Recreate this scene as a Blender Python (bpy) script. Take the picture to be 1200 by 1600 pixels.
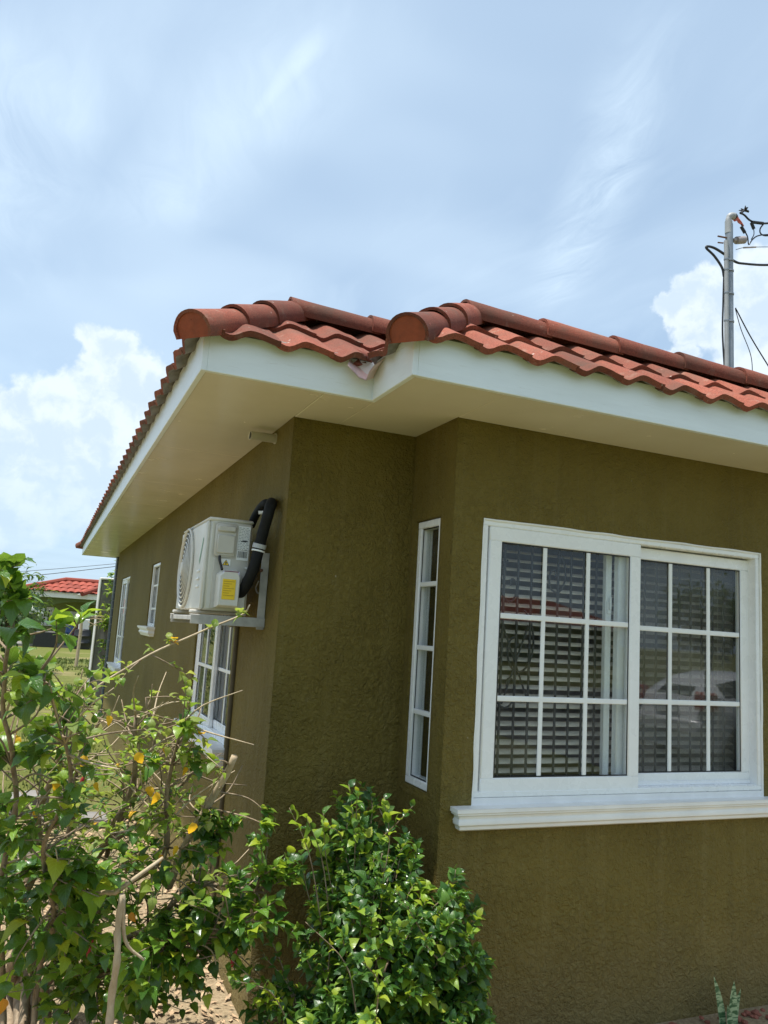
import bpy, bmesh, math, random
from mathutils import Vector, Matrix, noise as mnoise
R=math.radians
random.seed(7)
for o in list(bpy.data.objects): bpy.data.objects.remove(o)
scene=bpy.context.scene
COL=scene.collection

# ------------------------------------------------------------------ camera
CF,YAW,PITCH,ROLL=1230.1,.3944,.1509,.0615      # focal length in photo pixels, angles in radians
CAM=Vector((-1.5668,-2.9831,1.55))
cF=Vector((math.sin(YAW)*math.cos(PITCH),math.cos(YAW)*math.cos(PITCH),math.sin(PITCH)))
_r=Vector((math.cos(YAW),-math.sin(YAW),0)); _u=_r.cross(cF)
cR=math.cos(ROLL)*_r+math.sin(ROLL)*_u; cU=-math.sin(ROLL)*_r+math.cos(ROLL)*_u
def ray(x,y): return cF+cR*((x-600)/CF)-cU*((y-800)/CF)
def on(x,y,ax,v):
    d=ray(x,y); return CAM+d*((v-CAM[ax])/d[ax])
def at(x,y,dist): return CAM+ray(x,y)*dist       # dist = depth along the view axis
cam=bpy.data.cameras.new('camera'); camo=bpy.data.objects.new('camera',cam); COL.objects.link(camo)
cam.sensor_fit='VERTICAL'; cam.sensor_height=36; cam.sensor_width=27; cam.lens=CF/1600*36
cam.clip_start=.05; cam.clip_end=3000
camo.matrix_world=Matrix(((cR.x,cU.x,-cF.x,CAM.x),(cR.y,cU.y,-cF.y,CAM.y),(cR.z,cU.z,-cF.z,CAM.z),(0,0,0,1)))
scene.camera=camo
scene.render.resolution_x=768; scene.render.resolution_y=1024

# ------------------------------------------------------------------ sky, sun, exposure
SUN_EL,SUN_AZ=R(76),R(-103)       # azimuth from +Y towards +X
sdir=Vector((math.sin(SUN_AZ)*math.cos(SUN_EL),math.cos(SUN_AZ)*math.cos(SUN_EL),math.sin(SUN_EL)))
w=bpy.data.worlds.new('World'); scene.world=w; w.use_nodes=True
nt=w.node_tree; nt.nodes.clear()
def N(t,kind,**kw):
    n=t.nodes.new(kind)
    for k,v in kw.items():
        if k.startswith('i_'):
            key=k[2:]; key=int(key) if key.isdigit() else key
            n.inputs[key].default_value=v
        else: setattr(n,k,v)
    return n
def sock(t,v,inp):
    if isinstance(v,(int,float)): inp.default_value=v
    elif isinstance(v,(tuple,list,Vector)): inp.default_value=tuple(v)
    else: t.links.new(v,inp)
def M(t,op,a,b=0.0,c=None,clamp=False):
    n=t.nodes.new('ShaderNodeMath'); n.operation=op; n.use_clamp=clamp
    sock(t,a,n.inputs[0]); sock(t,b,n.inputs[1])
    if c is not None: sock(t,c,n.inputs[2])
    return n.outputs[0]
def VM(t,op,a,b=(0,0,0),scale=None):
    n=t.nodes.new('ShaderNodeVectorMath'); n.operation=op
    sock(t,a,n.inputs[0]); sock(t,b,n.inputs[1])
    if scale is not None: sock(t,scale,n.inputs['Scale'])
    return n.outputs['Value'] if op in('DISTANCE','DOT_PRODUCT','LENGTH') else n.outputs[0]
def MR(t,v,a,b,c=0.0,d=1.0,smooth=False):
    n=t.nodes.new('ShaderNodeMapRange')
    if smooth: n.interpolation_type='SMOOTHSTEP'
    sock(t,v,n.inputs['Value'])
    for k,x in zip(('From Min','From Max','To Min','To Max'),(a,b,c,d)): sock(t,x,n.inputs[k])
    return n.outputs[0]
def MIX(t,f,a,b,blend='MIX'):
    n=t.nodes.new('ShaderNodeMix'); n.data_type='RGBA'; n.blend_type=blend
    sock(t,f,n.inputs[0])
    for v,i in((a,n.inputs[6]),(b,n.inputs[7])):
        if isinstance(v,(tuple,list)) and len(v)==3: v=(*v,1)
        sock(t,v,i)
    return n.outputs[2]
def NOISE(t,vec,scale,detail=4,rough=.55,dist=0.0,out=0):
    n=N(t,'ShaderNodeTexNoise'); n.inputs['Scale'].default_value=scale; n.inputs['Detail'].default_value=detail
    n.inputs['Roughness'].default_value=rough; n.inputs['Distortion'].default_value=dist
    if vec is not None: t.links.new(vec,n.inputs['Vector'])
    return n.outputs[out]
def build_world():
    t=nt
    sky=N(t,'ShaderNodeTexSky',sky_type='NISHITA',sun_disc=False,sun_elevation=SUN_EL,sun_rotation=SUN_AZ,altitude=20,air_density=1.0,dust_density=1.6,ozone_density=2.2)
    tc=N(t,'ShaderNodeTexCoord'); d=VM(t,'NORMALIZE',tc.outputs['Generated'])
    sx=N(t,'ShaderNodeSeparateXYZ'); t.links.new(d,sx.inputs[0]); X,Y,Z=sx.outputs
    zc=M(t,'MAXIMUM',Z,.03)
    px=M(t,'DIVIDE',X,zc); py=M(t,'DIVIDE',Y,zc)
    cb=N(t,'ShaderNodeCombineXYZ'); t.links.new(px,cb.inputs[0]); t.links.new(py,cb.inputs[1]); P=cb.outputs[0]
    # high thin cirrus: large veil and combed streaks
    warp=VM(t,'SCALE',VM(t,'SUBTRACT',NOISE(t,P,1.1,3,.5,0,1),(.5,.5,.5)),scale=.55)
    Pw=VM(t,'ADD',P,warp)
    def comb(ang,sa,sb):
        mp=N(t,'ShaderNodeMapping'); t.links.new(Pw,mp.inputs[0]); mp.inputs['Rotation'].default_value=(0,0,ang); mp.inputs['Scale'].default_value=(sa,sb,1)
        return mp.outputs[0]
    st=NOISE(t,comb(R(-8),3.2,.75),1.0,7,.6,.3)
    veil=NOISE(t,Pw,.55,3,.5,.2)
    v1=MR(t,veil,.34,.70,0,1,True)
    s1=MR(t,st,.46,.80,0,1,True)
    def streak(a,b,wd,taper=.5):
        # distance from the line a-b on the cirrus sheet
        ax,ay=a; bx,by=b; L=math.hypot(bx-ax,by-ay); ux,uy=(bx-ax)/L,(by-ay)/L
        rel=VM(t,'SUBTRACT',VM(t,'ADD',P,VM(t,'SCALE',warp,scale=.22)),(ax,ay,0))
        al=VM(t,'DOT_PRODUCT',rel,(ux,uy,0)); ac=VM(t,'DOT_PRODUCT',rel,(-uy,ux,0))
        g=MR(t,M(t,'ABSOLUTE',ac),0,wd,1,0,True)
        e=M(t,'MULTIPLY',MR(t,al,-.15*L,.25*L,0,1,True),MR(t,al,.75*L,1.12*L,1,0,True))
        return M(t,'MULTIPLY',g,e)
    fine=NOISE(t,comb(R(25),9,2.6),1.0,8,.68,.8)
    fr=MR(t,fine,.36,.72,.12,1)
    k=M(t,'MULTIPLY',streak((1.30,1.95),(.80,.88),.13),fr)
    k=M(t,'MAXIMUM',k,M(t,'MULTIPLY',streak((.10,2.05),(.33,1.18),.20),MR(t,fine,.25,.75,.35,1)))
    k=M(t,'MAXIMUM',k,M(t,'MULTIPLY',streak((.26,1.50),(.325,1.16),.045),MR(t,fine,.2,.6,.4,1)))
    k=M(t,'MAXIMUM',k,M(t,'MULTIPLY',streak((-.35,2.4),(-.10,1.35),.28),MR(t,fine,.25,.75,.2,1)))
    cir=M(t,'ADD',M(t,'MULTIPLY',v1,.58),M(t,'ADD',M(t,'MULTIPLY',s1,.20),M(t,'MULTIPLY',k,.52)),clamp=True)
    cir=M(t,'MULTIPLY',cir,MR(t,Z,.02,.30,.35,1,True))
    c1=MIX(t,cir,sky.outputs[0],(6.5,7.5,8.35))
    # whitish haze towards the horizon
    hz=MR(t,Z,0.0,.42,.68,.44,True)
    c1=MIX(t,hz,c1,(4.7,6.4,8.1))
    # cumulus heads: warped lobes
    wn=VM(t,'SUBTRACT',NOISE(t,d,17,9,.56,0,1),(.5,.5,.5))
    wn2=VM(t,'SUBTRACT',NOISE(t,d,55,5,.55,0,1),(.5,.5,.5))
    dw=VM(t,'ADD',d,VM(t,'ADD',VM(t,'SCALE',wn,scale=.075),VM(t,'SCALE',wn2,scale=.020)))
    blobs=[]
    for bx,by,br in ((170,560,46),(205,600,52),(135,610,50),(240,610,44),(90,640,62),(40,640,56),(160,670,80),(230,690,62),(70,720,90),(0,700,85),(150,770,75),(20,800,70),
                     (1130,470,54),(1205,450,66),(1092,455,40),(1180,530,66),(1065,480,30),(1250,500,90),(1095,505,40),(1060,560,26)):
        v=ray(bx,by).normalized(); blobs.append((v,br/CF*1.05))
    rr=random.Random(3)
    for i in range(16):          # the same kind of cumulus round the rest of the horizon
        a=R(95+i*15.5+rr.uniform(-5,5)); e=R(rr.uniform(7,19)); blobs.append((Vector((math.sin(a)*math.cos(e),math.cos(a)*math.cos(e),math.sin(e))),rr.uniform(.06,.13)))
    puff0=NOISE(t,d,9,6,.62)
    den=None
    for v,br in blobs:
        q=M(t,'MULTIPLY_ADD',VM(t,'DISTANCE',dw,v),-1/br,1.0)
        den=q if den is None else M(t,'SMOOTH_MAX',den,q,.25)
    alpha=MR(t,M(t,'ADD',den,M(t,'MULTIPLY_ADD',puff0,.26,-.13)),.0,.28,0,1,True)
    puff=NOISE(t,VM(t,'ADD',d,VM(t,'SCALE',wn,scale=.05)),15,6,.55)
    puff2=NOISE(t,VM(t,'ADD',VM(t,'ADD',d,VM(t,'SCALE',wn,scale=.05)),(-.006,-.003,-.022)),15,6,.55)
    lit=M(t,'MULTIPLY_ADD',M(t,'SUBTRACT',puff,puff2),-3.2,.60)
    lit=M(t,'SUBTRACT',lit,MR(t,den,.25,1.1,0,.42))
    ccol=MIX(t,MR(t,lit,.12,.80,0,1,True),(5.3,6.3,7.3),(6.9,7.6,8.1))
    alpha=M(t,'MULTIPLY',alpha,MR(t,Z,.03,.24,.25,.80,True))
    c2=MIX(t,alpha,c1,ccol)
    bg=N(t,'ShaderNodeBackground'); t.links.new(c2,bg.inputs[0]); bg.inputs[1].default_value=.098
    out=N(t,'ShaderNodeOutputWorld'); t.links.new(bg.outputs[0],out.inputs[0])
build_world()
sun=bpy.data.lights.new('sun','SUN'); sun.energy=4.8; sun.angle=R(.8); sun.color=(1,.96,.90)
suno=bpy.data.objects.new('sun',sun); COL.objects.link(suno); suno.rotation_euler=sdir.to_track_quat('Z','Y').to_euler()
scene.view_settings.view_transform='Standard'; scene.view_settings.look='None'; scene.view_settings.exposure=0.55; scene.view_settings.gamma=1
scene.render.engine='CYCLES'

# ------------------------------------------------------------------ materials
def mat(name,col=(.5,.5,.5),rough=.6,spec=.5,metal=0):
    m=bpy.data.materials.new(name); m.use_nodes=True; t=m.node_tree; b=t.nodes['Principled BSDF']
    b.inputs['Base Color'].default_value=(*col,1); b.inputs['Roughness'].default_value=rough
    b.inputs['Specular IOR Level'].default_value=spec; b.inputs['Metallic'].default_value=metal
    return m,t,b
def bump(t,b,h,strength=.5,dist=.004,normal=None):
    n=N(t,'ShaderNodeBump'); n.inputs['Strength'].default_value=strength; n.inputs['Distance'].default_value=dist
    t.links.new(h,n.inputs['Height'])
    if normal is not None: t.links.new(normal,n.inputs['Normal'])
    t.links.new(n.outputs[0],b.inputs['Normal']); return n.outputs[0]
def coord(t,kind='Object'): return N(t,'ShaderNodeTexCoord').outputs[kind]
def worldpos(t): return N(t,'ShaderNodeNewGeometry').outputs['Position']
def scaled(t,v,s):
    mp=N(t,'ShaderNodeMapping'); t.links.new(v,mp.inputs[0]); mp.inputs['Scale'].default_value=s; return mp.outputs[0]
def rnd(t): return N(t,'ShaderNodeObjectInfo').outputs['Random']
def simple(name,col,rough=.6,var=.12,scale=9,bmp=.0,bscale=80,spec=.5,metal=0,bdist=.002):
    m,t,b=mat(name,col,rough,spec,metal); p=worldpos(t)
    f=NOISE(t,p,scale,5,.6)
    c=MIX(t,MR(t,f,.3,.7),tuple(x*(1-var) for x in col),tuple(min(1,x*(1+var)) for x in col))
    t.links.new(c,b.inputs['Base Color'])
    t.links.new(MR(t,NOISE(t,p,scale*2.3,4),.3,.7,max(0,rough-.08),min(1,rough+.08)),b.inputs['Roughness'])
    if bmp: bump(t,b,NOISE(t,p,bscale,4),bmp,bdist)
    return m
MAT={}
def stucco():
    m,t,b=mat('olive_stucco',(.1,.08,.02),.72,.35); p=worldpos(t)
    g=N(t,'ShaderNodeNewGeometry'); sx=N(t,'ShaderNodeSeparateXYZ'); t.links.new(p,sx.inputs[0])
    big=NOISE(t,p,1.1,5,.6); mid=NOISE(t,p,7,5,.6); fine=NOISE(t,p,150,3,.6)
    c=MIX(t,MR(t,big,.32,.68),(.150,.111,.0190),(.186,.140,.028))
    c=MIX(t,MR(t,mid,.35,.75,0,.3),c,(.215,.168,.040))
    # rain streaks down the wall
    stv=NOISE(t,scaled(t,p,(16,16,.55)),1.0,5,.62)
    c=MIX(t,MR(t,stv,.52,.80,0,.36),c,(.25,.20,.075))
    c=MIX(t,MR(t,NOISE(t,scaled(t,p,(9,9,.35)),1.3,4,.6),.55,.8,0,.30),c,(.095,.072,.014))
    # chalky scuffs and small chips of paint
    vor=N(t,'ShaderNodeTexVoronoi'); vor.inputs['Scale'].default_value=7.5; vor.inputs['Randomness'].default_value=1; t.links.new(VM(t,'ADD',p,VM(t,'SCALE',NOISE(t,p,30,2,.5,0,1),scale=.03)),vor.inputs['Vector'])
    sp=M(t,'MULTIPLY',MR(t,vor.outputs['Distance'],.028,.045,1,0),MR(t,NOISE(t,p,3.1,2),.52,.60))
    c=MIX(t,M(t,'MULTIPLY',sp,.75),c,(.46,.42,.31))
    sc=M(t,'MULTIPLY',MR(t,NOISE(t,p,14,7,.7),.60,.74),MR(t,NOISE(t,p,1.7,2),.50,.66))
    c=MIX(t,M(t,'MULTIPLY',sc,.38),c,(.33,.29,.19))
    # splashed soil and dust low on the wall
    dz=MR(t,M(t,'ADD',sx.outputs[2],M(t,'MULTIPLY',mid,-.5)),.15,-.25,0,.28)
    c=MIX(t,dz,c,(.23,.18,.10))
    t.links.new(c,b.inputs['Base Color'])
    # trowelled worm relief
    ws=VM(t,'ADD',p,VM(t,'SCALE',NOISE(t,p,28,3,.5,0,1),scale=.05))
    n1=NOISE(t,ws,58,3,.58,.25); n0=NOISE(t,p,21,3,.5)
    patch=MR(t,NOISE(t,p,2.6,3),.35,.65,.55,1)
    h=M(t,'ADD',M(t,'MULTIPLY',M(t,'MULTIPLY',n1,1.9),patch),M(t,'ADD',M(t,'MULTIPLY',n0,.7),M(t,'MULTIPLY',fine,.15)))
    bev=N(t,'ShaderNodeBevel',samples=4); bev.inputs['Radius'].default_value=.014
    bump(t,b,h,1.0,.0165,bev.outputs[0])
    return m
MAT['stucco']=stucco()
def white_paint(name,col,rough,dirt=.25,grain=True):
    m,t,b=mat(name,col,rough,.45); p=worldpos(t)
    f=NOISE(t,scaled(t,p,(1.2,1.2,9)),2.0,6,.65)
    c=MIX(t,MR(t,f,.35,.75,0,dirt),col,tuple(x*.72 for x in col))
    f2=NOISE(t,scaled(t,p,(5,5,40)),1.5,5,.7)
    c=MIX(t,MR(t,f2,.60,.78,0,dirt),c,(.42,.41,.36))
    t.links.new(c,b.inputs['Base Color'])
    if grain: bump(t,b,NOISE(t,scaled(t,p,(14,14,160)),1,4),.25,.0015)
    return m
MAT['fascia']=white_paint('fascia_white_paint',(.79,.845,.875),.38,.34)
MAT['upvc']=simple('white_plastic_frame',(.86,.87,.87),.28,.03,6)
MAT['sill']=simple('painted_cast_sill',(.82,.82,.80),.42,.06,7,.35,60)
MAT['muntin']=simple('white_glazing_bar',(.84,.85,.84),.35,.03)
MAT['gasket']=simple('black_rubber_gasket',(.012,.012,.013),.5,.1)
def soffit():
    m,t,b=mat('cream_gloss_soffit',(.62,.56,.42),.2,.5); p=worldpos(t)
    f=NOISE(t,p,2.2,5,.6)
    c=MIX(t,MR(t,f,.3,.7),(.70,.645,.53),(.76,.71,.60))
    t.links.new(c,b.inputs['Base Color'])
    t.links.new(MR(t,NOISE(t,p,4,4),.3,.7,.19,.28),b.inputs['Roughness'])
    bump(t,b,NOISE(t,p,2.6,2),.3,.008)
    return m
MAT['soffit']=soffit()
def terracotta(name,base,dark,lich=.5):
    m,t,b=mat(name,base,.82,.25); p=coord(t,'Object'); r_=rnd(t); wp=worldpos(t)
    off=VM(t,'ADD',wp,VM(t,'SCALE',(3.1,7.7,1.3),scale=r_))
    f=NOISE(t,off,9,6,.65); sp=NOISE(t,off,190,3,.65)
    tint=MR(t,r_,0,1,.68,1.20)
    c=MIX(t,MR(t,f,.32,.72),dark,base)
    c=MIX(t,MR(t,sp,.40,.66,0,.55),c,tuple(x*1.45 for x in base))
    c=MIX(t,MR(t,sp,.5,.34,0,.45),c,tuple(x*.45 for x in base))
    c=MIX(t,MR(t,NOISE(t,off,4.5,6,.72),.44,.68,0,lich),c,(.105,.062,.042))
    c=MIX(t,MR(t,NOISE(t,off,13,5,.7),.58,.74,0,lich*.7),c,(.30,.20,.145))
    vor=N(t,'ShaderNodeTexVoronoi'); vor.inputs['Scale'].default_value=26; t.links.new(off,vor.inputs['Vector'])
    spk=M(t,'MULTIPLY',MR(t,vor.outputs['Distance'],.10,.16,1,0),MR(t,NOISE(t,off,6,3),.56,.62))
    c=MIX(t,M(t,'MULTIPLY',spk,.6),c,(.62,.55,.48))
    cc=VM(t,'SCALE',c,scale=tint)
    t.links.new(cc,b.inputs['Base Color'])
    bump(t,b,M(t,'ADD',M(t,'MULTIPLY',sp,1.0),M(t,'MULTIPLY',f,.8)),.7,.003)
    return m
MAT['tile']=terracotta('red_concrete_roof_tile',(.275,.080,.046),(.145,.040,.025),.85)
MAT['cap']=terracotta('red_ridge_cap_tile',(.250,.070,.040),(.135,.037,.023),.9)
MAT['capend']=simple('painted_red_cap_mortar',(.255,.050,.018),.6,.18,30,.5,120)
MAT['mortar']=simple('grey_bedding_mortar',(.20,.185,.165),.9,.35,22,.8,60)
MAT['flashing']=simple('pink_primed_valley_metal',(.72,.55,.53),.45,.15,14)
MAT['slab']=simple('roof_slab_concrete',(.3,.29,.27),.9,.2)
MAT['inner']=simple('interior_plaster',(.36,.33,.27),.8,.08)
MAT['floor_in']=simple('interior_floor',(.20,.16,.12),.5,.1)
def glass():
    m=bpy.data.materials.new('window_glass'); m.use_nodes=True; t=m.node_tree; t.nodes.clear()
    fr=N(t,'ShaderNodeFresnel'); fr.inputs[0].default_value=1.5
    gl=N(t,'ShaderNodeBsdfGlossy'); gl.inputs['Roughness'].default_value=.012; gl.inputs['Color'].default_value=(.95,.97,1,1)
    tr=N(t,'ShaderNodeBsdfTransparent'); tr.inputs[0].default_value=(.93,.95,.945,1)
    di=N(t,'ShaderNodeBsdfDiffuse'); di.inputs[0].default_value=(.5,.48,.42,1)
    p=worldpos(t); bp=N(t,'ShaderNodeBump'); bp.inputs['Strength'].default_value=.05; bp.inputs['Distance'].default_value=.004
    t.links.new(NOISE(t,p,3.2,1),bp.inputs['Height']); t.links.new(bp.outputs[0],gl.inputs['Normal'])
    mx=N(t,'ShaderNodeMixShader'); gg=N(t,'ShaderNodeNewGeometry'); t.links.new(M(t,'MULTIPLY',M(t,'MULTIPLY',fr.outputs[0],1.1),M(t,'SUBTRACT',1.0,gg.outputs['Backfacing']),clamp=True),mx.inputs[0]); t.links.new(tr.outputs[0],mx.inputs[1]); t.links.new(gl.outputs[0],mx.inputs[2])
    # thin film of dust, thicker in patches
    m2=N(t,'ShaderNodeMixShader'); t.links.new(MR(t,NOISE(t,scaled(t,p,(3,3,1.5)),1.6,6,.7),.45,.8,.006,.07),m2.inputs[0]); t.links.new(mx.outputs[0],m2.inputs[1]); t.links.new(di.outputs[0],m2.inputs[2])
    o=N(t,'ShaderNodeOutputMaterial'); t.links.new(m2.outputs[0],o.inputs[0]); return m
MAT['glass']=glass()
def screen_m():
    m=bpy.data.materials.new('insect_mesh'); m.use_nodes=True; t=m.node_tree; t.nodes.clear()
    tr=N(t,'ShaderNodeBsdfTransparent'); di=N(t,'ShaderNodeBsdfDiffuse'); di.inputs[0].default_value=(.20,.185,.16,1)
    mx=N(t,'ShaderNodeMixShader'); t.links.new(MR(t,NOISE(t,worldpos(t),5,3),.3,.7,.22,.32),mx.inputs[0]); t.links.new(tr.outputs[0],mx.inputs[1]); t.links.new(di.outputs[0],mx.inputs[2])
    o=N(t,'ShaderNodeOutputMaterial'); t.links.new(mx.outputs[0],o.inputs[0]); return m
MAT['screen']=screen_m()
MAT['blind']=simple('beige_blind_slat',(.82,.73,.60),.5,.10,12)
MAT['bar']=simple('dark_grille_paint',(.030,.029,.028),.55,.2)
MAT['curtain']=simple('mauve_grey_curtain',(.15,.13,.132),.85,.12,5)
MAT['ac']=simple('weathered_white_ac_casing',(.62,.61,.55),.45,.10,6)
MAT['ac_side']=simple('warm_grey_ac_plastic',(.54,.525,.475),.45,.05,10)
MAT['acdark']=simple('dark_fan_cavity',(.16,.155,.145),.6,.1)
MAT['label']=simple('white_paper_label',(.80,.82,.82),.5,.05,30)
MAT['yellow']=simple('yellow_caution_label',(.83,.58,.012),.5,.05,30)
MAT['ink']=simple('printed_ink',(.045,.05,.055),.6,.1)
MAT['greyink']=simple('pale_grey_ink',(.35,.38,.40),.6,.1)
MAT['purple']=simple('violet_label_band',(.17,.04,.07),.5,.1)
MAT['lilac']=simple('lilac_label',(.62,.60,.76),.5,.05)
MAT['logo']=simple('green_logo_ink',(.16,.33,.19),.5,.05)
MAT['hose']=simple('black_foam_hose',(.009,.010,.011),.7,.3,20,.5,70,.25)
MAT['tape']=simple('silver_grey_tape',(.42,.44,.46),.4,.1)
MAT['bracket']=simple('painted_steel_bracket',(.40,.39,.355),.5,.25,14,.2,60)
MAT['rust']=simple('rusty_steel',(.12,.055,.03),.8,.3,30)
MAT['pvc']=simple('cream_pvc_pipe',(.50,.46,.37),.4,.12,12)
MAT['pipe_olive']=simple('olive_painted_pipe',(.06,.043,.014),.6,.2,12)
MAT['galv']=simple('galvanised_steel',(.25,.275,.30),.42,.12,7,0,80,.5,.35)
MAT['galv_l']=simple('pale_conduit',(.31,.32,.32),.5,.12,7)
MAT['cable']=simple('black_cable',(.010,.010,.012),.5,.2)
MAT['redwire']=simple('red_white_twisted_wire',(.48,.10,.06),.5,.35,90)
MAT['porcelain']=simple('grey_insulator',(.30,.26,.25),.45,.1)
def bark(name,c1,c2):
    m,t,b=mat(name,c1,.85,.2); p=worldpos(t)
    f=NOISE(t,scaled(t,p,(22,22,9)),2,6,.68)
    t.links.new(MIX(t,MR(t,f,.32,.70),c1,c2),b.inputs['Base Color']); bump(t,b,f,.6,.004); return m
MAT['bark']=bark('hibiscus_bark',(.135,.092,.055),(.36,.285,.195))
MAT['bark_pale']=bark('pale_cut_wood',(.33,.25,.155),(.52,.43,.30))
MAT['bark_dark']=bark('dark_tree_bark',(.07,.05,.035),(.16,.12,.085))
def leafmat(name,ca,cb,cc,rough=.34,trans=.45,tcol=(.30,.42,.03),vein=.5):
    m=bpy.data.materials.new(name); m.use_nodes=True; t=m.node_tree; b=t.nodes['Principled BSDF']; out=t.nodes['Material Output']
    gi=N(t,'ShaderNodeNewGeometry'); r0=M(t,'FRACT',M(t,'ADD',gi.outputs['Random Per Island'],rnd(t)))
    r1=M(t,'FRACT',M(t,'MULTIPLY',r0,17.31))
    c=MIX(t,MR(t,r0,.0,.62),ca,cb); c=MIX(t,MR(t,r0,.66,1.0),c,cc)
    uv=N(t,'ShaderNodeUVMap').outputs[0]; s=N(t,'ShaderNodeSeparateXYZ'); t.links.new(uv,s.inputs[0])
    au=M(t,'ABSOLUTE',M(t,'SUBTRACT',s.outputs[0],.5))
    ph=M(t,'MULTIPLY',M(t,'SUBTRACT',M(t,'MULTIPLY',s.outputs[1],7.0),M(t,'MULTIPLY',au,4.2)),6.2832)
    vv=MR(t,M(t,'COSINE',ph),.72,1.0,0,1,True); mid=MR(t,au,.0,.045,1,0)
    ve=M(t,'MAXIMUM',vv,mid)
    c=MIX(t,M(t,'MULTIPLY',ve,vein*.55),c,tuple(min(1,x*1.9+.02) for x in cb))
    blot=NOISE(t,worldpos(t),55,4,.6)
    c=MIX(t,MR(t,blot,.60,.78,0,.35),c,tuple(x*.55 for x in cc))
    t.links.new(c,b.inputs['Base Color']); b.inputs['Specular IOR Level'].default_value=.5
    t.links.new(MR(t,r1,0,1,rough-.08,rough+.14),b.inputs['Roughness'])
    h=M(t,'SUBTRACT',M(t,'MULTIPLY',blot,.5),ve); bump(t,b,h,.45,.0016)
    tl=N(t,'ShaderNodeBsdfTranslucent'); tm=MIX(t,.5,VM(t,'SCALE',c,scale=2.2),tcol); t.links.new(tm,tl.inputs[0])
    mx=N(t,'ShaderNodeMixShader'); mx.inputs[0].default_value=trans
    t.links.new(b.outputs[0],mx.inputs[1]); t.links.new(tl.outputs[0],mx.inputs[2]); t.links.new(mx.outputs[0],out.inputs[0]); return m
MAT['leaf']=leafmat('hibiscus_leaf',(.022,.072,.012),(.062,.150,.018),(.165,.285,.030),.26,.32)
MAT['leaf_pale']=leafmat('pale_young_leaf',(.11,.19,.028),(.19,.26,.045),(.30,.32,.075),.48,.45,(.45,.48,.06))
MAT['leaf_yellow']=leafmat('yellow_dying_leaf',(.62,.34,.015),(.75,.45,.02),(.50,.16,.02),.5,.4,(.8,.42,.02),.25)
MAT['leaf_bush']=leafmat('glossy_bush_leaf',(.018,.064,.013),(.044,.118,.018),(.115,.215,.026),.27,.32)
MAT['leaf_lime']=leafmat('lime_new_growth',(.14,.25,.02),(.22,.33,.025),(.34,.38,.03),.36,.4,(.45,.52,.03))
MAT['leaf_far']=leafmat('mango_tree_leaf',(.016,.045,.010),(.030,.075,.014),(.060,.110,.020),.4,.3)
MAT['petal']=simple('crimson_bud',(.30,.012,.02),.5,.2,60)
def snake_m():
    m,t,b=mat('banded_snake_plant',(.1,.2,.08),.4,.4); p=worldpos(t)
    f=NOISE(t,scaled(t,p,(20,20,70)),1,3,.6,.8)
    t.links.new(MIX(t,MR(t,f,.44,.56),(.045,.115,.045),(.30,.40,.22)),b.inputs['Base Color']); return m
MAT['snake']=snake_m()
def ground_m():
    m,t,b=mat('lawn_and_soil',(.1,.1,.05),.95,.1); p=worldpos(t); s=N(t,'ShaderNodeSeparateXYZ'); t.links.new(p,s.inputs[0])
    n1=NOISE(t,p,.35,5,.6); n2=NOISE(t,p,5,6,.7); n3=NOISE(t,p,60,4,.7)
    g=MIX(t,MR(t,n2,.3,.7),(.085,.105,.022),(.16,.165,.048))
    g=MIX(t,MR(t,n1,.50,.72,0,.8),g,(.30,.235,.125))
    soil=MIX(t,MR(t,n3,.3,.7),(.22,.165,.10),(.41,.325,.205))
    # bare swept soil beside the house walls, lawn farther out
    e=M(t,'ADD',s.outputs[1],M(t,'MULTIPLY',M(t,'SUBTRACT',n2,.5),2.5))
    dd=M(t,'MAXIMUM',MR(t,e,2.2,5.0),MR(t,e,-.7,-2.2)); c=MIX(t,dd,soil,g)
    t.links.new(c,b.inputs['Base Color']); bump(t,b,M(t,'ADD',n3,n2),.8,.02); return m
MAT['ground']=ground_m()
MAT['asphalt']=simple('asphalt',(.055,.055,.056),.9,.2,3,.6,90)
MAT['concrete']=simple('weathered_concrete',(.19,.18,.165),.85,.28,5,.5,45)
MAT['concrete_white']=simple('whitewashed_concrete',(.62,.61,.58),.8,.15,5,.3,40)
MAT['green_wall']=simple('moss_green_render',(.105,.135,.040),.8,.12,2,.3,50)
MAT['green_wall_l']=simple('lime_green_render',(.24,.28,.085),.8,.1,2)
MAT['far_tile']=terracotta('far_red_roof_tile',(.33,.075,.048),(.22,.045,.03),.35)
MAT['far_white']=simple('far_white_trim',(.74,.74,.71),.5,.06)
MAT['dark']=simple('dark_void',(.018,.018,.02),.7,.2)
MAT['bluetile']=simple('slate_blue_tile',(.035,.052,.085),.35,.3,30)
MAT['grout']=simple('grey_grout',(.22,.23,.25),.8,.1)
MAT['bluecloth']=simple('blue_plastic',(.03,.07,.19),.5,.2)
MAT['maroon']=simple('maroon_cloth',(.10,.015,.03),.8,.2)
MAT['blackpl']=simple('black_plastic',(.014,.014,.015),.45,.2)
MAT['greypl']=simple('grey_white_appliance',(.55,.55,.54),.4,.08)
MAT['litter']=simple('dry_leaf_litter',(.42,.29,.17),.85,.4,40)
MAT['grass']=simple('lawn_grass_blade',(.13,.165,.035),.7,.4,3)
MAT['redstone']=simple('red_lava_gravel',(.24,.085,.055),.9,.3,30,.6,70)
MAT['carwhite']=simple('white_car_paint',(.74,.75,.76),.18,.02,2)
MAT['tail']=simple('red_tail_lamp',(.42,.012,.012),.15,.1)
MAT['carglass']=simple('tinted_car_glass',(.012,.013,.015),.05,.1)

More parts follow.
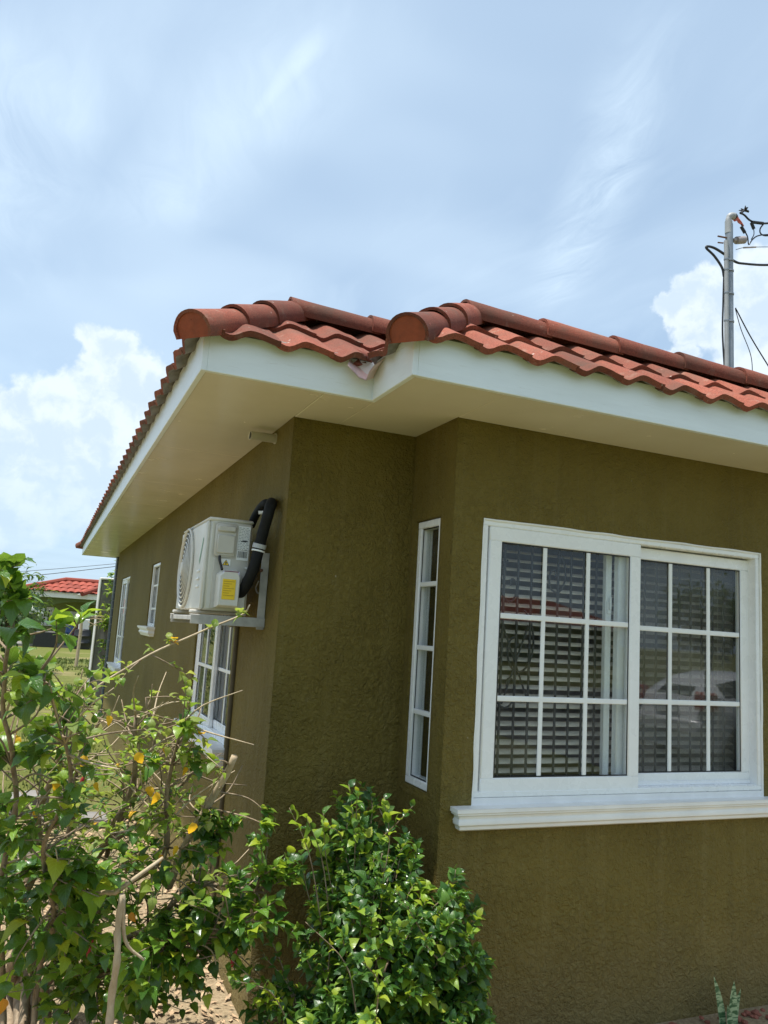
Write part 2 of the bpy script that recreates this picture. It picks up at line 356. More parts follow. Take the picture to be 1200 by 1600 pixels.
# ------------------------------------------------------------------ mesh helpers
class MB:
    def __init__(s): s.v=[]; s.f=[]; s.mi=[]
    def add(s,vs,fs,mi=0):
        o=len(s.v); s.v+= [tuple(v) for v in vs]; s.f+=[tuple(i+o for i in f) for f in fs]; s.mi+=[mi]*len(fs); return s
    def box(s,x0,x1,y0,y1,z0,z1,mi=0):
        return s.add([(x0,y0,z0),(x1,y0,z0),(x1,y1,z0),(x0,y1,z0),(x0,y0,z1),(x1,y0,z1),(x1,y1,z1),(x0,y1,z1)],
            [(0,3,2,1),(4,5,6,7),(0,1,5,4),(1,2,6,5),(2,3,7,6),(3,0,4,7)],mi)
    def bbox(s,x0,x1,y0,y1,z0,z1,b,mi=0):
        """box with chamfered edges"""
        vs=[];idx={}
        X=(x0,x1);Y=(y0,y1);Z=(z0,z1)
        for i in(0,1):
            for j in(0,1):
                for k in(0,1):
                    dx=b if i==0 else -b; dy=b if j==0 else -b; dz=b if k==0 else -b
                    idx[i,j,k,'x']=len(vs); vs.append((X[i],Y[j]+dy,Z[k]+dz))
                    idx[i,j,k,'y']=len(vs); vs.append((X[i]+dx,Y[j],Z[k]+dz))
                    idx[i,j,k,'z']=len(vs); vs.append((X[i]+dx,Y[j]+dy,Z[k]))
        fs=[]
        for i in(0,1):
            q=[idx[i,0,0,'x'],idx[i,1,0,'x'],idx[i,1,1,'x'],idx[i,0,1,'x']]; fs.append(q if i else q[::-1])
            q=[idx[0,i,0,'y'],idx[1,i,0,'y'],idx[1,i,1,'y'],idx[0,i,1,'y']]; fs.append(q[::-1] if i else q)
            q=[idx[0,0,i,'z'],idx[1,0,i,'z'],idx[1,1,i,'z'],idx[0,1,i,'z']]; fs.append(q if i else q[::-1])
        for i in(0,1):
            for j in(0,1):
                fs.append([idx[i,j,0,'x'],idx[i,j,1,'x'],idx[i,j,1,'y'],idx[i,j,0,'y']])
                fs.append([idx[i,0,j,'x'],idx[i,1,j,'x'],idx[i,1,j,'z'],idx[i,0,j,'z']])
                fs.append([idx[0,i,j,'y'],idx[1,i,j,'y'],idx[1,i,j,'z'],idx[0,i,j,'z']])
                for k in(0,1): fs.append([idx[i,j,k,'x'],idx[i,j,k,'y'],idx[i,j,k,'z']])
        return s.add(vs,fs,mi)
    def tube(s,pts,rad,n=8,mi=0,caps=True):
        pts=[Vector(p) for p in pts]; m=len(pts)
        rads=rad if isinstance(rad,(list,tuple)) else [rad]*m
        t0=(pts[1]-pts[0]).normalized(); a=t0.orthogonal().normalized(); vs=[]
        for i,p in enumerate(pts):
            tg=(pts[min(i+1,m-1)]-pts[max(i-1,0)])
            tg=tg.normalized() if tg.length>1e-9 else t0
            a=(a-tg*a.dot(tg)); a=a.normalized() if a.length>1e-6 else tg.orthogonal().normalized(); b=tg.cross(a)
            for k in range(n):
                th=2*math.pi*k/n; vs.append(p+(a*math.cos(th)+b*math.sin(th))*rads[i])
        fs=[(i*n+k,i*n+(k+1)%n,(i+1)*n+(k+1)%n,(i+1)*n+k) for i in range(m-1) for k in range(n)]
        if caps: fs+= [tuple(range(n))[::-1],tuple((m-1)*n+k for k in range(n))]
        return s.add(vs,fs,mi)
    def prism(s,poly,axis,a,b,mi=0):
        """poly in the two remaining axes, extruded along axis from a to b"""
        def P(q,w):
            l=list(q); l.insert(axis,w); return tuple(l)
        n=len(poly); vs=[P(q,a) for q in poly]+[P(q,b) for q in poly]
        return s.add(vs,[tuple(range(n))[::-1],tuple(range(n,2*n))]+[(i,(i+1)%n,(i+1)%n+n,i+n) for i in range(n)],mi)
    def mesh(s,name,mats,smooth=False):
        me=bpy.data.meshes.new(name); me.from_pydata(s.v,[],s.f)
        for m in (mats if isinstance(mats,(list,tuple)) else [mats]): me.materials.append(MAT[m] if isinstance(m,str) else m)
        if any(s.mi): me.polygons.foreach_set('material_index',s.mi)
        bm=bmesh.new(); bm.from_mesh(me); bmesh.ops.recalc_face_normals(bm,faces=bm.faces); bm.to_mesh(me); bm.free()
        if smooth:
            me.polygons.foreach_set('use_smooth',[True]*len(me.polygons))
            if smooth!='all': me.set_sharp_from_angle(angle=R(40))
        return me
    def build(s,name,mats,parent=None,smooth=False): return put(name,s.mesh(name,mats,smooth),parent)
BASE={}
def put(name,me,parent=None):
    o=bpy.data.objects.new(name,me); COL.objects.link(o)
    if parent is not None:
        o.parent=parent; o.matrix_parent_inverse=Matrix.Translation(-BASE.get(parent,Vector()))
        BASE[o]=Vector((0,0,0)) if parent not in BASE else Vector((0,0,0))
    return o
def thing(name,loc,label,cat,group=None):
    o=bpy.data.objects.new(name,None); COL.objects.link(o); o.location=loc; o.empty_display_size=.1
    BASE[o]=Vector(loc); tag(o,label,cat,group); return o
def tag(o,label=None,cat=None,group=None,kind=None):
    if label: o['label']=label
    if cat: o['category']=cat
    if group: o['group']=group
    if kind: o['kind']=kind
    return o
def bez(pts,n):
    """smooth Catmull-Rom path through pts"""
    P=[Vector(p) for p in pts]; P=[P[0]*2-P[1]]+P+[P[-1]*2-P[-2]]; out=[]
    for i in range(1,len(P)-2):
        for k in range(n):
            t=k/n; a,b,c,d=P[i-1:i+3]
            out.append(.5*((2*b)+(c-a)*t+(2*a-5*b+4*c-d)*t*t+(3*b-a-3*c+d)*t**3))
    out.append(P[-2]); return out

# ------------------------------------------------------------------ ground
def gz(x,y):                 # the yard lies a little below the house floor and rises gently to the road and the lawn behind
    def st(a,b,v): t=min(1,max(0,(v-a)/(b-a))); return t*t*(3-2*t)
    return -.095*(1-st(6,14,y))*(1-st(-5,-11,y))
g=MB(); gx=[-1500,-200,-40,-12,-6,-3,-1,1,4,9,20,60,300,1500]; gy=[-1500,-200,-60,-25,-11,-9.5,-8,-6.5,-5,-2,0,2,4,6,7,8,9,10,11,12,13,14,20,35,80,300,1500]
g.add([(x,y,gz(x,y)) for y in gy for x in gx],[(j*len(gx)+i,j*len(gx)+i+1,(j+1)*len(gx)+i+1,(j+1)*len(gx)+i) for j in range(len(gy)-1) for i in range(len(gx)-1)])
tag(g.build('ground','ground',None,'all'),kind='structure')
rd=MB().box(-400,400,-19,-12.5,-.05,.006); tag(rd.build('road','asphalt'),kind='structure')
kb=MB().box(-400,400,-12.5,-12.32,-.05,.12); kb.box(-400,400,-19.18,-19,-.05,.12); tag(kb.build('kerb','concrete'),kind='structure')
dv=MB()
for ya,yb in ((-12.3,-11),(-11,-9.5),(-9.5,-8),(-8,-6.5),(-6.5,-5),(-5,-1.6)): dv.add([(5.6,ya,gz(0,ya)+.008),(12.5,ya,gz(0,ya)+.008),(12.5,yb,gz(0,yb)+.008),(5.6,yb,gz(0,yb)+.008)],[(0,1,2,3)])
dv=dv; tag(dv.build('driveway','asphalt'),kind='structure')

# ------------------------------------------------------------------ the house
S=2.5                      # soffit height
WX,D,LEN,RX=-.62,.43,9.83,6.5
house=thing('house',(0,0,0),'olive stucco bungalow with red tiled roof edge and white framed windows','house')
def wall_panel(mb,axis,fixed,thick,a0,a1,z0,z1,holes):
    """wall slab in the plane axis=fixed..fixed+thick spanning a0..a1, with rectangular openings"""
    A=sorted({a0,a1,*[h[0] for h in holes],*[h[1] for h in holes]}); Zs=sorted({z0,z1,*[h[2] for h in holes],*[h[3] for h in holes]})
    f0,f1=fixed,fixed+thick
    def P(a,z,f): return (f,a,z) if axis==0 else (a,f,z)
    ins=lambda i,j: 0<=i<len(A)-1 and 0<=j<len(Zs)-1 and not any(h[0]<=A[i]+1e-6 and A[i+1]<=h[1]+1e-6 and h[2]<=Zs[j]+1e-6 and Zs[j+1]<=h[3]+1e-6 for h in holes)
    for i in range(len(A)-1):
        for j in range(len(Zs)-1):
            if not ins(i,j): continue
            q=[(A[i],Zs[j]),(A[i+1],Zs[j]),(A[i+1],Zs[j+1]),(A[i],Zs[j+1])]
            mb.add([P(a,z,f0) for a,z in q],[(0,1,2,3)]); mb.add([P(a,z,f1) for a,z in q],[(3,2,1,0)],1)
            for (di,dj,e) in ((-1,0,(0,3)),(1,0,(1,2)),(0,-1,(0,1)),(0,1,(3,2))):
                if not ins(i+di,j+dj):
                    p,r_=q[e[0]],q[e[1]]; mb.add([P(*p,f0),P(*r_,f0),P(*r_,f1),P(*p,f1)],[(0,1,2,3)])
FW=(.150,1.800,.800,2.070)     # front window opening x0,x1,z0,z1
RWN=(.122,.370,.885,2.075)     # narrow return window y0,y1,z0,z1
WA=(1.30,2.46,.86,2.075); WB=(4.72,5.36,1.43,2.085); WC=(7.64,8.88,.86,2.07)
wm=MB()
wall_panel(wm,1,0,.11,0,RX,-.3,S+.02,[FW])
wall_panel(wm,0,0,.15,.11,D+.15,-.3,S+.02,[(RWN[0],RWN[1],RWN[2],RWN[3])])
wall_panel(wm,1,D,.15,WX,0,-.3,S+.02,[])
wall_panel(wm,0,WX,.15,D+.15,LEN,-.3,S+.02,[WA,WB,WC])
wall_panel(wm,1,LEN-.15,.15,WX+.15,RX,-.3,S+.02,[])
wall_panel(wm,0,RX-.15,.15,.11,LEN-.15,-.3,S+.02,[])
wo=wm.mesh('wall',['stucco','inner']); 
bm=bmesh.new(); bm.from_mesh(wo); bmesh.ops.remove_doubles(bm,verts=bm.verts,dist=1e-5); bmesh.ops.recalc_face_normals(bm,faces=bm.faces); bm.to_mesh(wo); bm.free()
put('wall',wo,house)
ifl=MB().box(WX+.16,RX-.16,D+.16,LEN-.16,.0,.05); ifl.box(.16,RX-.16,.16,D+.16,0,.05); ifl.build('interior_floor','floor_in',house)
icl=MB().box(WX+.151,RX-.151,D+.151,LEN-.151,S-.04,S+.01); icl.box(.151,RX-.151,.151,D+.151,S-.04,S+.01); icl.build('ceiling_slab','inner',house)
MB().box(WX+.16,RX-.16,3.2,3.3,.05,S-.04).build('partition_wall','inner',house)
# fascia and soffit --------------------------------------------------
OX1,OX2,OY1,OY2=.5104,.4247,.4652,.4288
FL=WX-OX1; FM=D-OY1; FB=-OX2; FF=-OY2; YB=D+10.41; XR=RX+.5; FH=.158; FT=.022
z0,z1=S-.006,S+FH
MB().bbox(FL,FL+FT,FM,YB,z0,z1,.002).build('fascia_board','fascia',house)
MB().bbox(FL+FT,FB+FT,FM+.0005,FM+FT,z0,z1,.002).build('fascia_board','fascia',house)
MB().bbox(FB,FB+FT,FF,FM,z0,z1,.002).build('fascia_board','fascia',house)
MB().bbox(FB+FT,XR,FF+.0005,FF+FT,z0,z1,.002).build('fascia_board','fascia',house)
MB().bbox(FL+FT,XR,YB-FT,YB,z0,z1,.002).build('fascia_board','fascia',house)
MB().bbox(XR-FT,XR,FF+FT,YB-FT,z0,z1,.002).build('fascia_board','fascia',house)
def soff(x0,x1,y0,y1): MB().bbox(x0,x1,y0,y1,S,S+.012,.0025).build('soffit_panel','soffit',house)
ys=[FM+FT+.001,D+1.05,D+2.3,D+3.5,D+4.72,D+5.95,D+7.15,D+8.4,D+9.4,YB-FT-.001]
for a,b in zip(ys[:-1],ys[1:]):
    if a<D: soff(FL+FT,WX-.001,a,b-.003)
    else: soff(FL+FT,WX-.001,a,b-.003)
soff(WX+.001,FB+FT-.002,FM+FT+.001,D-.001)
soff(FB+FT,-.001,FF+FT,D-.001)
xs=[.001,1.9,3.2,4.4,5.6,XR-FT-.001]
for a,b in zip(xs[:-1],xs[1:]): soff(a,b-.003,FF+FT,-.001)
soff(WX+.001,XR-FT,LEN+.001,YB-FT)
# drain stub under the soffit, down pipe on the side wall --------------
pv=MB(); a=Vector((WX+.02,.745,2.462)); b=Vector((WX-.135,.715,2.452))
pv.tube([a,b],.022,16); pv.tube([b+Vector((-.001,0,0)),b+Vector((-.0012,0,0))],.0175,16,1); pv.tube([a+(b-a)*.02+Vector((0,0,0)),a+(b-a)*.16],.027,16)
pv.build('overflow_pipe',['pvc','dark'],house,True)
dp=MB(); dp.tube([(WX-.004,1.185,1.53),(WX-.004,1.185,-.12)],.016,12); dp.build('conduit_pipe','pipe_olive',house,True)

# roof skirt: two courses of tile below a ridge of caps ------------------
EO=.032
Mx,My=FL-EO,FM-EO; Vx,Vy=FB-EO,FM-EO; Bx,By=FB-EO,FF-EO; RUN=.50; ZE=2.612; RISE=.315
TH=math.atan2(RISE,RUN); SL=math.hypot(RISE,RUN); cT,sT=math.cos(TH),math.sin(TH)
YE=YB+EO; XE=XR+EO
dk=MB()
def dz(x): return x-.012
DI=.038; DZ=ZE+DI*RISE/RUN     # the deck starts over the fascia, only the tiles overhang
dk.add([(Mx+DI,My+DI,dz(DZ)),(Vx+DI,Vy+DI,dz(DZ)),(Vx+RUN,Vy+RUN,dz(ZE+RISE)),(Mx+RUN,My+RUN,dz(ZE+RISE)),
        (Bx+DI,By+DI,dz(DZ)),(Bx+RUN,By+RUN,dz(ZE+RISE)),(XE,By+DI,dz(DZ)),(XE,By+RUN,dz(ZE+RISE)),(Mx+DI,YE,dz(DZ)),(Mx+RUN,YE-RUN,dz(ZE+RISE)),(XE-RUN,YE-RUN,dz(ZE+RISE)),(XE,YE,dz(DZ))],
       [(0,1,2,3),(4,1,2,5),(4,6,7,5),(0,8,9,3),(8,11,10,9)])
dk.add([(Mx+RUN,My+RUN,dz(ZE+RISE)),(Vx+RUN,Vy+RUN,dz(ZE+RISE)),(Bx+RUN,By+RUN,dz(ZE+RISE)),(XE,By+RUN,dz(ZE+RISE)),(XE,YE-RUN,dz(ZE+RISE)),(Mx+RUN,YE-RUN,dz(ZE+RISE))],[(0,1,2,3,4,5)])
roof=dk.build('roof','mortar',house)
PITCH_W=.221; TL=.395; EXP=.318; AMP=.032; TT=.026
def tile_mb(seed):
    rr=random.Random(seed); nu,nv=15,3; m=MB(); vs=[]
    ph=rr.uniform(-.02,.02)
    def prof(u):
        # pan, broad roll, then a lapped edge that steps down to the next pan
        if u<.13: h=.30*(1-(u+.05)/.18)**1.6
        elif u<.45: h=.5-.5*math.cos(math.pi*(u-.13)/.32)
        else: h=.40+.60*(.5+.5*math.cos(math.pi*min(1,(u-.45)/.56)))
        return AMP*h
    for side in(0,1):
        for j in range(nv+1):
            for i in range(nu+1):
                u=-.05+1.05*i/nu; v=j/nv*TL
                chip=0
                if j==0: chip=.006*mnoise.noise(Vector((u*6,seed*3.3,0)))+.004*mnoise.noise(Vector((u*21,seed*1.3,5)))
                lift=TT*1.05*(1-v/TL)
                w_=prof(u)+lift-(TT if side else 0)+.0025*mnoise.noise(Vector((u*4,v*9,seed*2.1)))
                if side==0 and j==0: w_-=.002
                vs.append((u*PITCH_W,v+chip,w_))
    W=nu+1; o=W*(nv+1); fs=[];mi=[]
    for j in range(nv):
        for i in range(nu):
            a=j*W+i; fs.append((a,a+1,a+W+1,a+W)); mi.append(0); fs.append((o+a,o+a+W,o+a+W+1,o+a+1)); mi.append(1)
    for i in range(nu):
        fs.append((i,o+i,o+i+1,i+1)); mi.append(0); k=nv*W+i; fs.append((k,k+1,o+k+1,o+k)); mi.append(0)
    for j in range(nv):
        a=j*W; fs.append((a,a+W,o+a+W,o+a)); mi.append(0); a=j*W+nu; fs.append((a,o+a,o+a+W,a+W)); mi.append(0)
    m.v=vs; m.f=fs; m.mi=mi; return m
TILES=[tile_mb(k).mesh('roof_tile',['tile','mortar'],True) for k in range(6)]
def face_tiles(P0,e,n,length,planes,start=0.0):
    """lay tiles from eave point P0 along e, rising towards n; planes = (point, outward normal) cuts"""
    e=Vector(e); n=Vector(n); up=n*cT+Vector((0,0,sT)); nor=e.cross(up)
    if nor.z<0: nor=-nor
    flip=e.cross(up).z<0
    cnt=int(math.ceil((length)/PITCH_W))+2
    for c in range(2):
        for k in range(-3,cnt):
            o=Vector(P0)+e*(start+k*PITCH_W+(0 if c==0 else .0))+up*(c*EXP)+nor*(.004)
            ee=e
            org=o
            if flip: ee=-e; org=o+e*PITCH_W
            jit=random.uniform(-.004,.004)
            org=org+up*jit
            mtx=Matrix(((ee.x,up.x,nor.x,org.x),(ee.y,up.y,nor.y,org.y),(ee.z,up.z,nor.z,org.z),(0,0,0,1)))@Matrix.Rotation(random.uniform(-.006,.006),4,'Z')
            src=TILES[random.randrange(6)]
            cs=[mtx@Vector((u,v,.02)) for u in(-.05*PITCH_W,1.0*PITCH_W) for v in(0,TL)]
            tot_out=False; cut=[]
            for p,nn in planes:
                dd=[(q-p).dot(nn) for q in cs]
                if min(dd)>-.004: tot_out=True
                elif max(dd)>0: cut.append((p,nn))
            if tot_out: continue
            if not cut:
                ob=put('roof_tile',src,roof); ob.matrix_basis=mtx
            else:
                bm=bmesh.new(); bm.from_mesh(src); inv=mtx.inverted()
                for p,nn in cut:
                    lp=inv@p; ln=(inv.to_3x3()@nn).normalized()
                    bmesh.ops.bisect_plane(bm,geom=bm.verts[:]+bm.edges[:]+bm.faces[:],plane_co=lp,plane_no=ln,clear_outer=True)
                    ed=[x for x in bm.edges if x.is_boundary]
                    if ed: bmesh.ops.holes_fill(bm,edges=ed)
                if len(bm.faces)<4: bm.free(); continue
                me=bpy.data.meshes.new('roof_tile'); bm.to_mesh(me); bm.free()
                me.materials.append(MAT['tile']); me.materials.append(MAT['mortar'])
                ob=put('roof_tile',me,roof); ob.matrix_basis=mtx
V3=Vector; q=1/math.sqrt(2)
pM=V3((Mx,My,0)); pV=V3((Vx,Vy,0)); pB=V3((Bx,By,0)); pE=V3((Mx,YE,0))
gap=.004
rg=lambda c,n:(V3(c),V3(n))
face_tiles((Mx,My,ZE),(0,1,0),(1,0,0),YE-My,[(pM,V3((q,-q,0))),(pE,V3((q,q,0))),(V3((0,YE,0)),V3((0,1,0))),rg((Mx+RUN,0,0),(1,0,0))],.05)
face_tiles((Mx,My,ZE),(1,0,0),(0,1,0),Vx-Mx+RUN,[(pM,V3((-q,q,0))),(pV-V3((.012,0,0)),V3((q,-q,0))),rg((0,My+RUN,0),(0,1,0))],.10)
face_tiles((Bx,By,ZE),(0,1,0),(1,0,0),Vy-By+RUN,[(pB,V3((q,-q,0))),(pV-V3((0,.012,0)),V3((-q,q,0))),rg((Bx+RUN,0,0),(1,0,0))],.02)
face_tiles((Bx,By,ZE),(1,0,0),(0,1,0),XE-Bx,[(pB,V3((-q,q,0))),(V3((XE,0,0)),V3((1,0,0))),rg((0,By+RUN,0),(0,1,0))],.075)
# caps
def cap_mb(L,r0,r1,seed,closed=False):
    rr=random.Random(seed); nu,nv=18,5; m=MB(); vs=[]
    for side in(0,1):
        for j in range(nv+1):
            t=j/nv; r=r0+(r1-r0)*t-(.013 if side else 0)
            for i in range(nu+1):
                a=R(-112+224*i/nu); wob=.0022*mnoise.noise(Vector((a*2,t*4,seed*3.7)))
                ch=.004*mnoise.noise(Vector((a*5,seed*2.7,3))) if j in(0,nv) else 0
                vs.append(((r+wob)*math.sin(a),t*L+ch,(r+wob)*math.cos(a)*.94))
    W=nu+1;o=W*(nv+1);fs=[]
    for j in range(nv):
        for i in range(nu):
            a=j*W+i; fs.append((a,a+1,a+W+1,a+W)); fs.append((o+a,o+a+W,o+a+W+1,o+a+1))
    for i in range(nu):
        fs.append((i,o+i,o+i+1,i+1)); k=nv*W+i; fs.append((k,k+1,o+k+1,o+k))
    for j in range(nv):
        a=j*W; fs.append((a,a+W,o+a+W,o+a)); a=j*W+nu; fs.append((a,o+a,o+a+W,a+W))
    m.v=vs;m.f=fs;m.mi=[0]*len(fs); return m
CAPS=[cap_mb(.445,.083,.073,k).mesh('ridge_cap','cap',True) for k in range(5)]
SCAP=[cap_mb(.34,.083,.074,k+9).mesh('ridge_cap','cap',True) for k in range(4)]
def place_cap(me,p,d,lift=0,tilt=.02):
    d=d.normalized(); x=d.cross(Vector((0,0,1))).normalized(); z=x.cross(d)
    d2=(d-z*tilt).normalized(); z=x.cross(d2)
    p=p+z*lift
    o=put('ridge_cap',me,roof); o.matrix_basis=Matrix(((x.x,d2.x,z.x,p.x),(x.y,d2.y,z.y,p.y),(x.z,d2.z,z.z,p.z),(0,0,0,1)))@Matrix.Rotation(random.uniform(-.03,.03),4,'Y')
    return o
HZ=.045
def hip(corner,sx,sy,endname=True):
    a=V3((*corner,ZE+.030)); b=V3((corner[0]+sx*RUN,corner[1]+sy*RUN,ZE+RISE+.012+HZ)); d=(b-a).normalized()
    st=a-d*.035+V3((0,0,-.006)); L=(b-st).length
    ks=[0,.285,.535]
    for i,kk in enumerate(ks):
        place_cap(SCAP[i%4],st+d*kk,d,.004*i,.028)
    # closed mortar end
    x=d.cross(V3((0,0,1))).normalized(); z=x.cross(d); p=st+d*.006
    m=MB(); n=20; ang=[R(-112+224*i/n) for i in range(n+1)]
    ring=[p+x*(.080*math.sin(t))+z*(.080*math.cos(t)*.94) for t in ang]; ring2=[v+d*.05 for v in ring]
    m.add(ring+ring2,[tuple(range(n+1)),tuple(range(n+1,2*n+2))[::-1]]+[(i,(i+1)%(n+1),(i+1)%(n+1)+n+1,i+n+1) for i in range(n+1)])
    m.build('cap_end_plug','capend',roof)
hip((Mx,My),1,1); hip((Bx,By),1,1); hip((Mx,YE),1,-1)
ZR=ZE+RISE+.014+HZ
def ridge(p,d,L,step=.412,first=.0):
    d=Vector(d); k=first; i=0
    while k<L:
        place_cap(CAPS[random.randrange(5)],Vector(p)+d*k,d,random.uniform(-.002,.002),.020); k+=step; i+=1
# laid so that each lower, wider end laps the cap before it
ridge((Mx+RUN-.03,My+RUN,ZR),(1,0,0),Vx-Mx+.0,.40)
ridge((Bx+RUN-.03,By+RUN,ZR),(1,0,0),XE-Bx-RUN,.414)
ridge((Bx+RUN,By+RUN+.06,ZR-.004),(0,1,0),Vy-By-.05,.36)
ridge((Mx+RUN,My+RUN+.06,ZR-.004),(0,1,0),YE-My-2*RUN,.412)
# valley flashing: a folded tray that sticks out past the fascia corner
vf=MB(); a=V3((Vx-.020,Vy-.020,ZE-.052)); b=V3((Vx+RUN,Vy+RUN,ZE+RISE-.03))
l0=[V3((-.115,.0,.060)),V3((-.045,-.004,.018)),V3((0,0,0)),V3((-.004,-.05,.022)),V3((.0,-.115,.060))]
vs=[];wob=[.004,-.008,.0,.006,-.004]
for t in(0,.12,.5,1):
    p=a+(b-a)*t
    for i,o in enumerate(l0): vs.append(p+o*(1.0 if t else .72)+V3((0,0,wob[i]*(1-t))))
fs=[(j*5+i,j*5+i+1,(j+1)*5+i+1,(j+1)*5+i) for j in range(3) for i in range(4)]
vf.add(vs,fs); vs2=[v-V3((0,0,.003)) for v in vs]; vf.add(vs2,[f[::-1] for f in fs])
vf.build('valley_flashing','flashing',roof)
# crumbling mortar lumps along the valley
mb=MB()
for k in range(16):
    t=k/15; p=V3((Vx,Vy,ZE+.012))*(1-t)+V3((Vx+RUN,Vy+RUN,ZE+RISE))*t+V3((-.045+random.uniform(-.015,.015),.012,.016))
    n=7; vs=[p+V3((random.uniform(.012,.03)*math.cos(6.28*i/n),random.uniform(.012,.03)*math.sin(6.28*i/n),-.012)) for i in range(n)]+[p+V3((0,0,random.uniform(.008,.02)))]
    mb.add(vs,[(i,(i+1)%n,n) for i in range(n)]+[tuple(range(n))[::-1]])
mb.build('valley_mortar',['tile'],roof)
bed=MB()                                   # mortar bedding behind the eave tiles
bed.bbox(Mx+.036,Mx+.09,My+.11,YE-.05,ZE+.01,ZE+.062,.01); bed.bbox(Mx+.115,Vx+.02,My+.036,My+.09,ZE+.01,ZE+.062,.01); bed.bbox(Bx+.115,XE,By+.036,By+.09,ZE+.01,ZE+.062,.01)
bed.build('bedding_mortar','mortar',roof)

# ------------------------------------------------------------------ windows
def cname(axis):   # map (along, out, z) to world; out<0 is towards outside
    return (lambda a,o,z:(a,o,z)) if axis==1 else (lambda a,o,z:(o,a,z))
def rbox(mb,axis,a0,a1,o0,o1,z0,z1,b=.003,mi=0):
    if axis==1: mb.bbox(a0,a1,o0,o1,z0,z1,b,mi)
    else: mb.bbox(o0,o1,a0,a1,z0,z1,b,mi)
    return mb
def ringframe(axis,a0,a1,z0,z1,o0,o1,w,b=.004,wb=None,wt=None):
    wb=wb or w; wt=wt or w; m=MB()
    rbox(m,axis,a0,a1,o0,o1,z0,z0+wb,b); rbox(m,axis,a0,a1,o0,o1,z1-wt,z1,b)
    rbox(m,axis,a0,a0+w,o0+.0006,o1-.0006,z0+wb-b,z1-wt+b,b); rbox(m,axis,a1-w,a1,o0+.0006,o1-.0006,z0+wb-b,z1-wt+b,b); return m
def gasket(axis,a0,a1,z0,z1,o,w=.006):
    return ringframe(axis,a0,a1,z0,z1,o,o+.004,w,.0008)
def profile_sill(axis,a0,a1,prof,parent,side=1,inner=.06):
    """moulded sill: prof = list of (outward, z) from top back to bottom; with mitred returns at the ends"""
    m=MB(); n=len(prof); rows=[]
    P=cname(axis)
    base=0 if axis==1 else WX
    def pt(a,o,z): return P(a,base-o,z)
    rows.append([pt(a0,-inner,z) if k else pt(a0,-inner,prof[0][1]) for k,(o,z) in enumerate(prof)])
    rows=[[pt(a0-o,-inner+.0,z) for o,z in prof],[pt(a0-o,o,z) for o,z in prof],[pt(a1+o,o,z) for o,z in prof],[pt(a1+o,-inner,z) for o,z in prof]]
    vs=[v for r_ in rows for v in r_]
    fs=[(j*n+i,j*n+i+1,(j+1)*n+i+1,(j+1)*n+i) for j in range(3) for i in range(n-1)]
    fs+=[(0,n,2*n,3*n),(n-1,4*n-1,3*n-1,2*n-1)]
    m.add(vs,fs); return m.build('sill','sill',parent,True)
PROF=[(.066,.838),(.066,.822),(.060,.818),(.060,.812),(.048,.806),(.046,.796),(.052,.786),(.050,.772),(.040,.764),(.038,.752),(.030,.746)]
# front sliding window
fx0,fx1,fz0,fz1=.155,1.796,.888,2.066
fr=ringframe(1,fx0,fx1,fz0,fz1,.006,.10,.026,.004)
rbox(fr,1,fx0+.026,fx1-.026,.048,.054,fz0+.026,fz0+.045,.002); win=fr.build('window','upvc',house,True)
cau=MB()                                    # uneven white caulk line round the frame
def caulk(pts):
    m=[]; 
    for a,b in zip(pts[:-1],pts[1:]):
        k=26
        for i in range(k): 
            p=V3(a).lerp(V3(b),i/k); m.append(p+V3((0,0,0))+V3((mnoise.noise(p*9)*.004,0,mnoise.noise(p*9+V3((5,5,5)))*.004)))
    m.append(V3(pts[-1])); return m
cau.tube(caulk([(fx0-.002,.004,fz0-.03),(fx0-.002,.004,fz1+.002),(fx1+.002,.004,fz1+.002),(fx1+.002,.004,fz0-.03)]),[.0065]*79,6)
cau.build('caulk_line','sill',win,True)
apr=MB(); rbox(apr,1,fx0-.001,fx1+.001,.002,.12,.838,fz0-.0005,.003); apr.build('sill_upstand','sill',win)
sl=profile_sill(1,.115,1.96,[(o,z+.022) for o,z in PROF],win)
sw=MB(); rbox(sw,1,.05,2.026,-.066,.02,.856,.8605,.002); sw.build('sill_top','sill',win)
for a in(.36,1.60):
    m=MB(); rbox(m,1,a,a+.022,.0045,.0065,.872,.877,.001); m.build('weep_hole','dark',win)
def sash(a0,a1,z0,z1,o0,o1,w,vx,hz,nameparent,axis=1,wb=None):
    s=ringframe(axis,a0,a1,z0,z1,o0,o1,w,.005,wb).build('sash','upvc',nameparent,True)
    wb=wb or w
    ga0,ga1,gz0,gz1=a0+w,a1-w,z0+wb,z1-w; mid=(o0+o1)/2
    gasket(axis,ga0-.001,ga1+.001,gz0-.001,gz1+.001,o0+.004 if o1>o0 else o0-.008,.006).build('gasket','gasket',nameparent)
    p=MB(); rbox(p,axis,ga0-.002,ga1+.002,mid-.003,mid+.003,gz0-.002,gz1+.002,.0008); p.build('pane','glass',nameparent)
    mo=mid-.014 if axis==1 or o0<o1 else mid
    for v in vx:
        m=MB(); rbox(m,axis,v-.011,v+.011,mid-.013,mid-.004,gz0,gz1,.003); m.build('muntin','muntin',nameparent)
    for h in hz:
        m=MB(); rbox(m,axis,ga0,ga1,mid-.0135,mid-.0045,h-.012,h+.012,.003); m.build('muntin','muntin',nameparent)
sash(.190,1.030,.902,2.042,.008,.046,.066,(.487,.727),(1.652,1.297),win)
sash(.935,1.775,.912,2.034,.056,.094,.058,(1.262,1.508),(1.644,1.298),win)
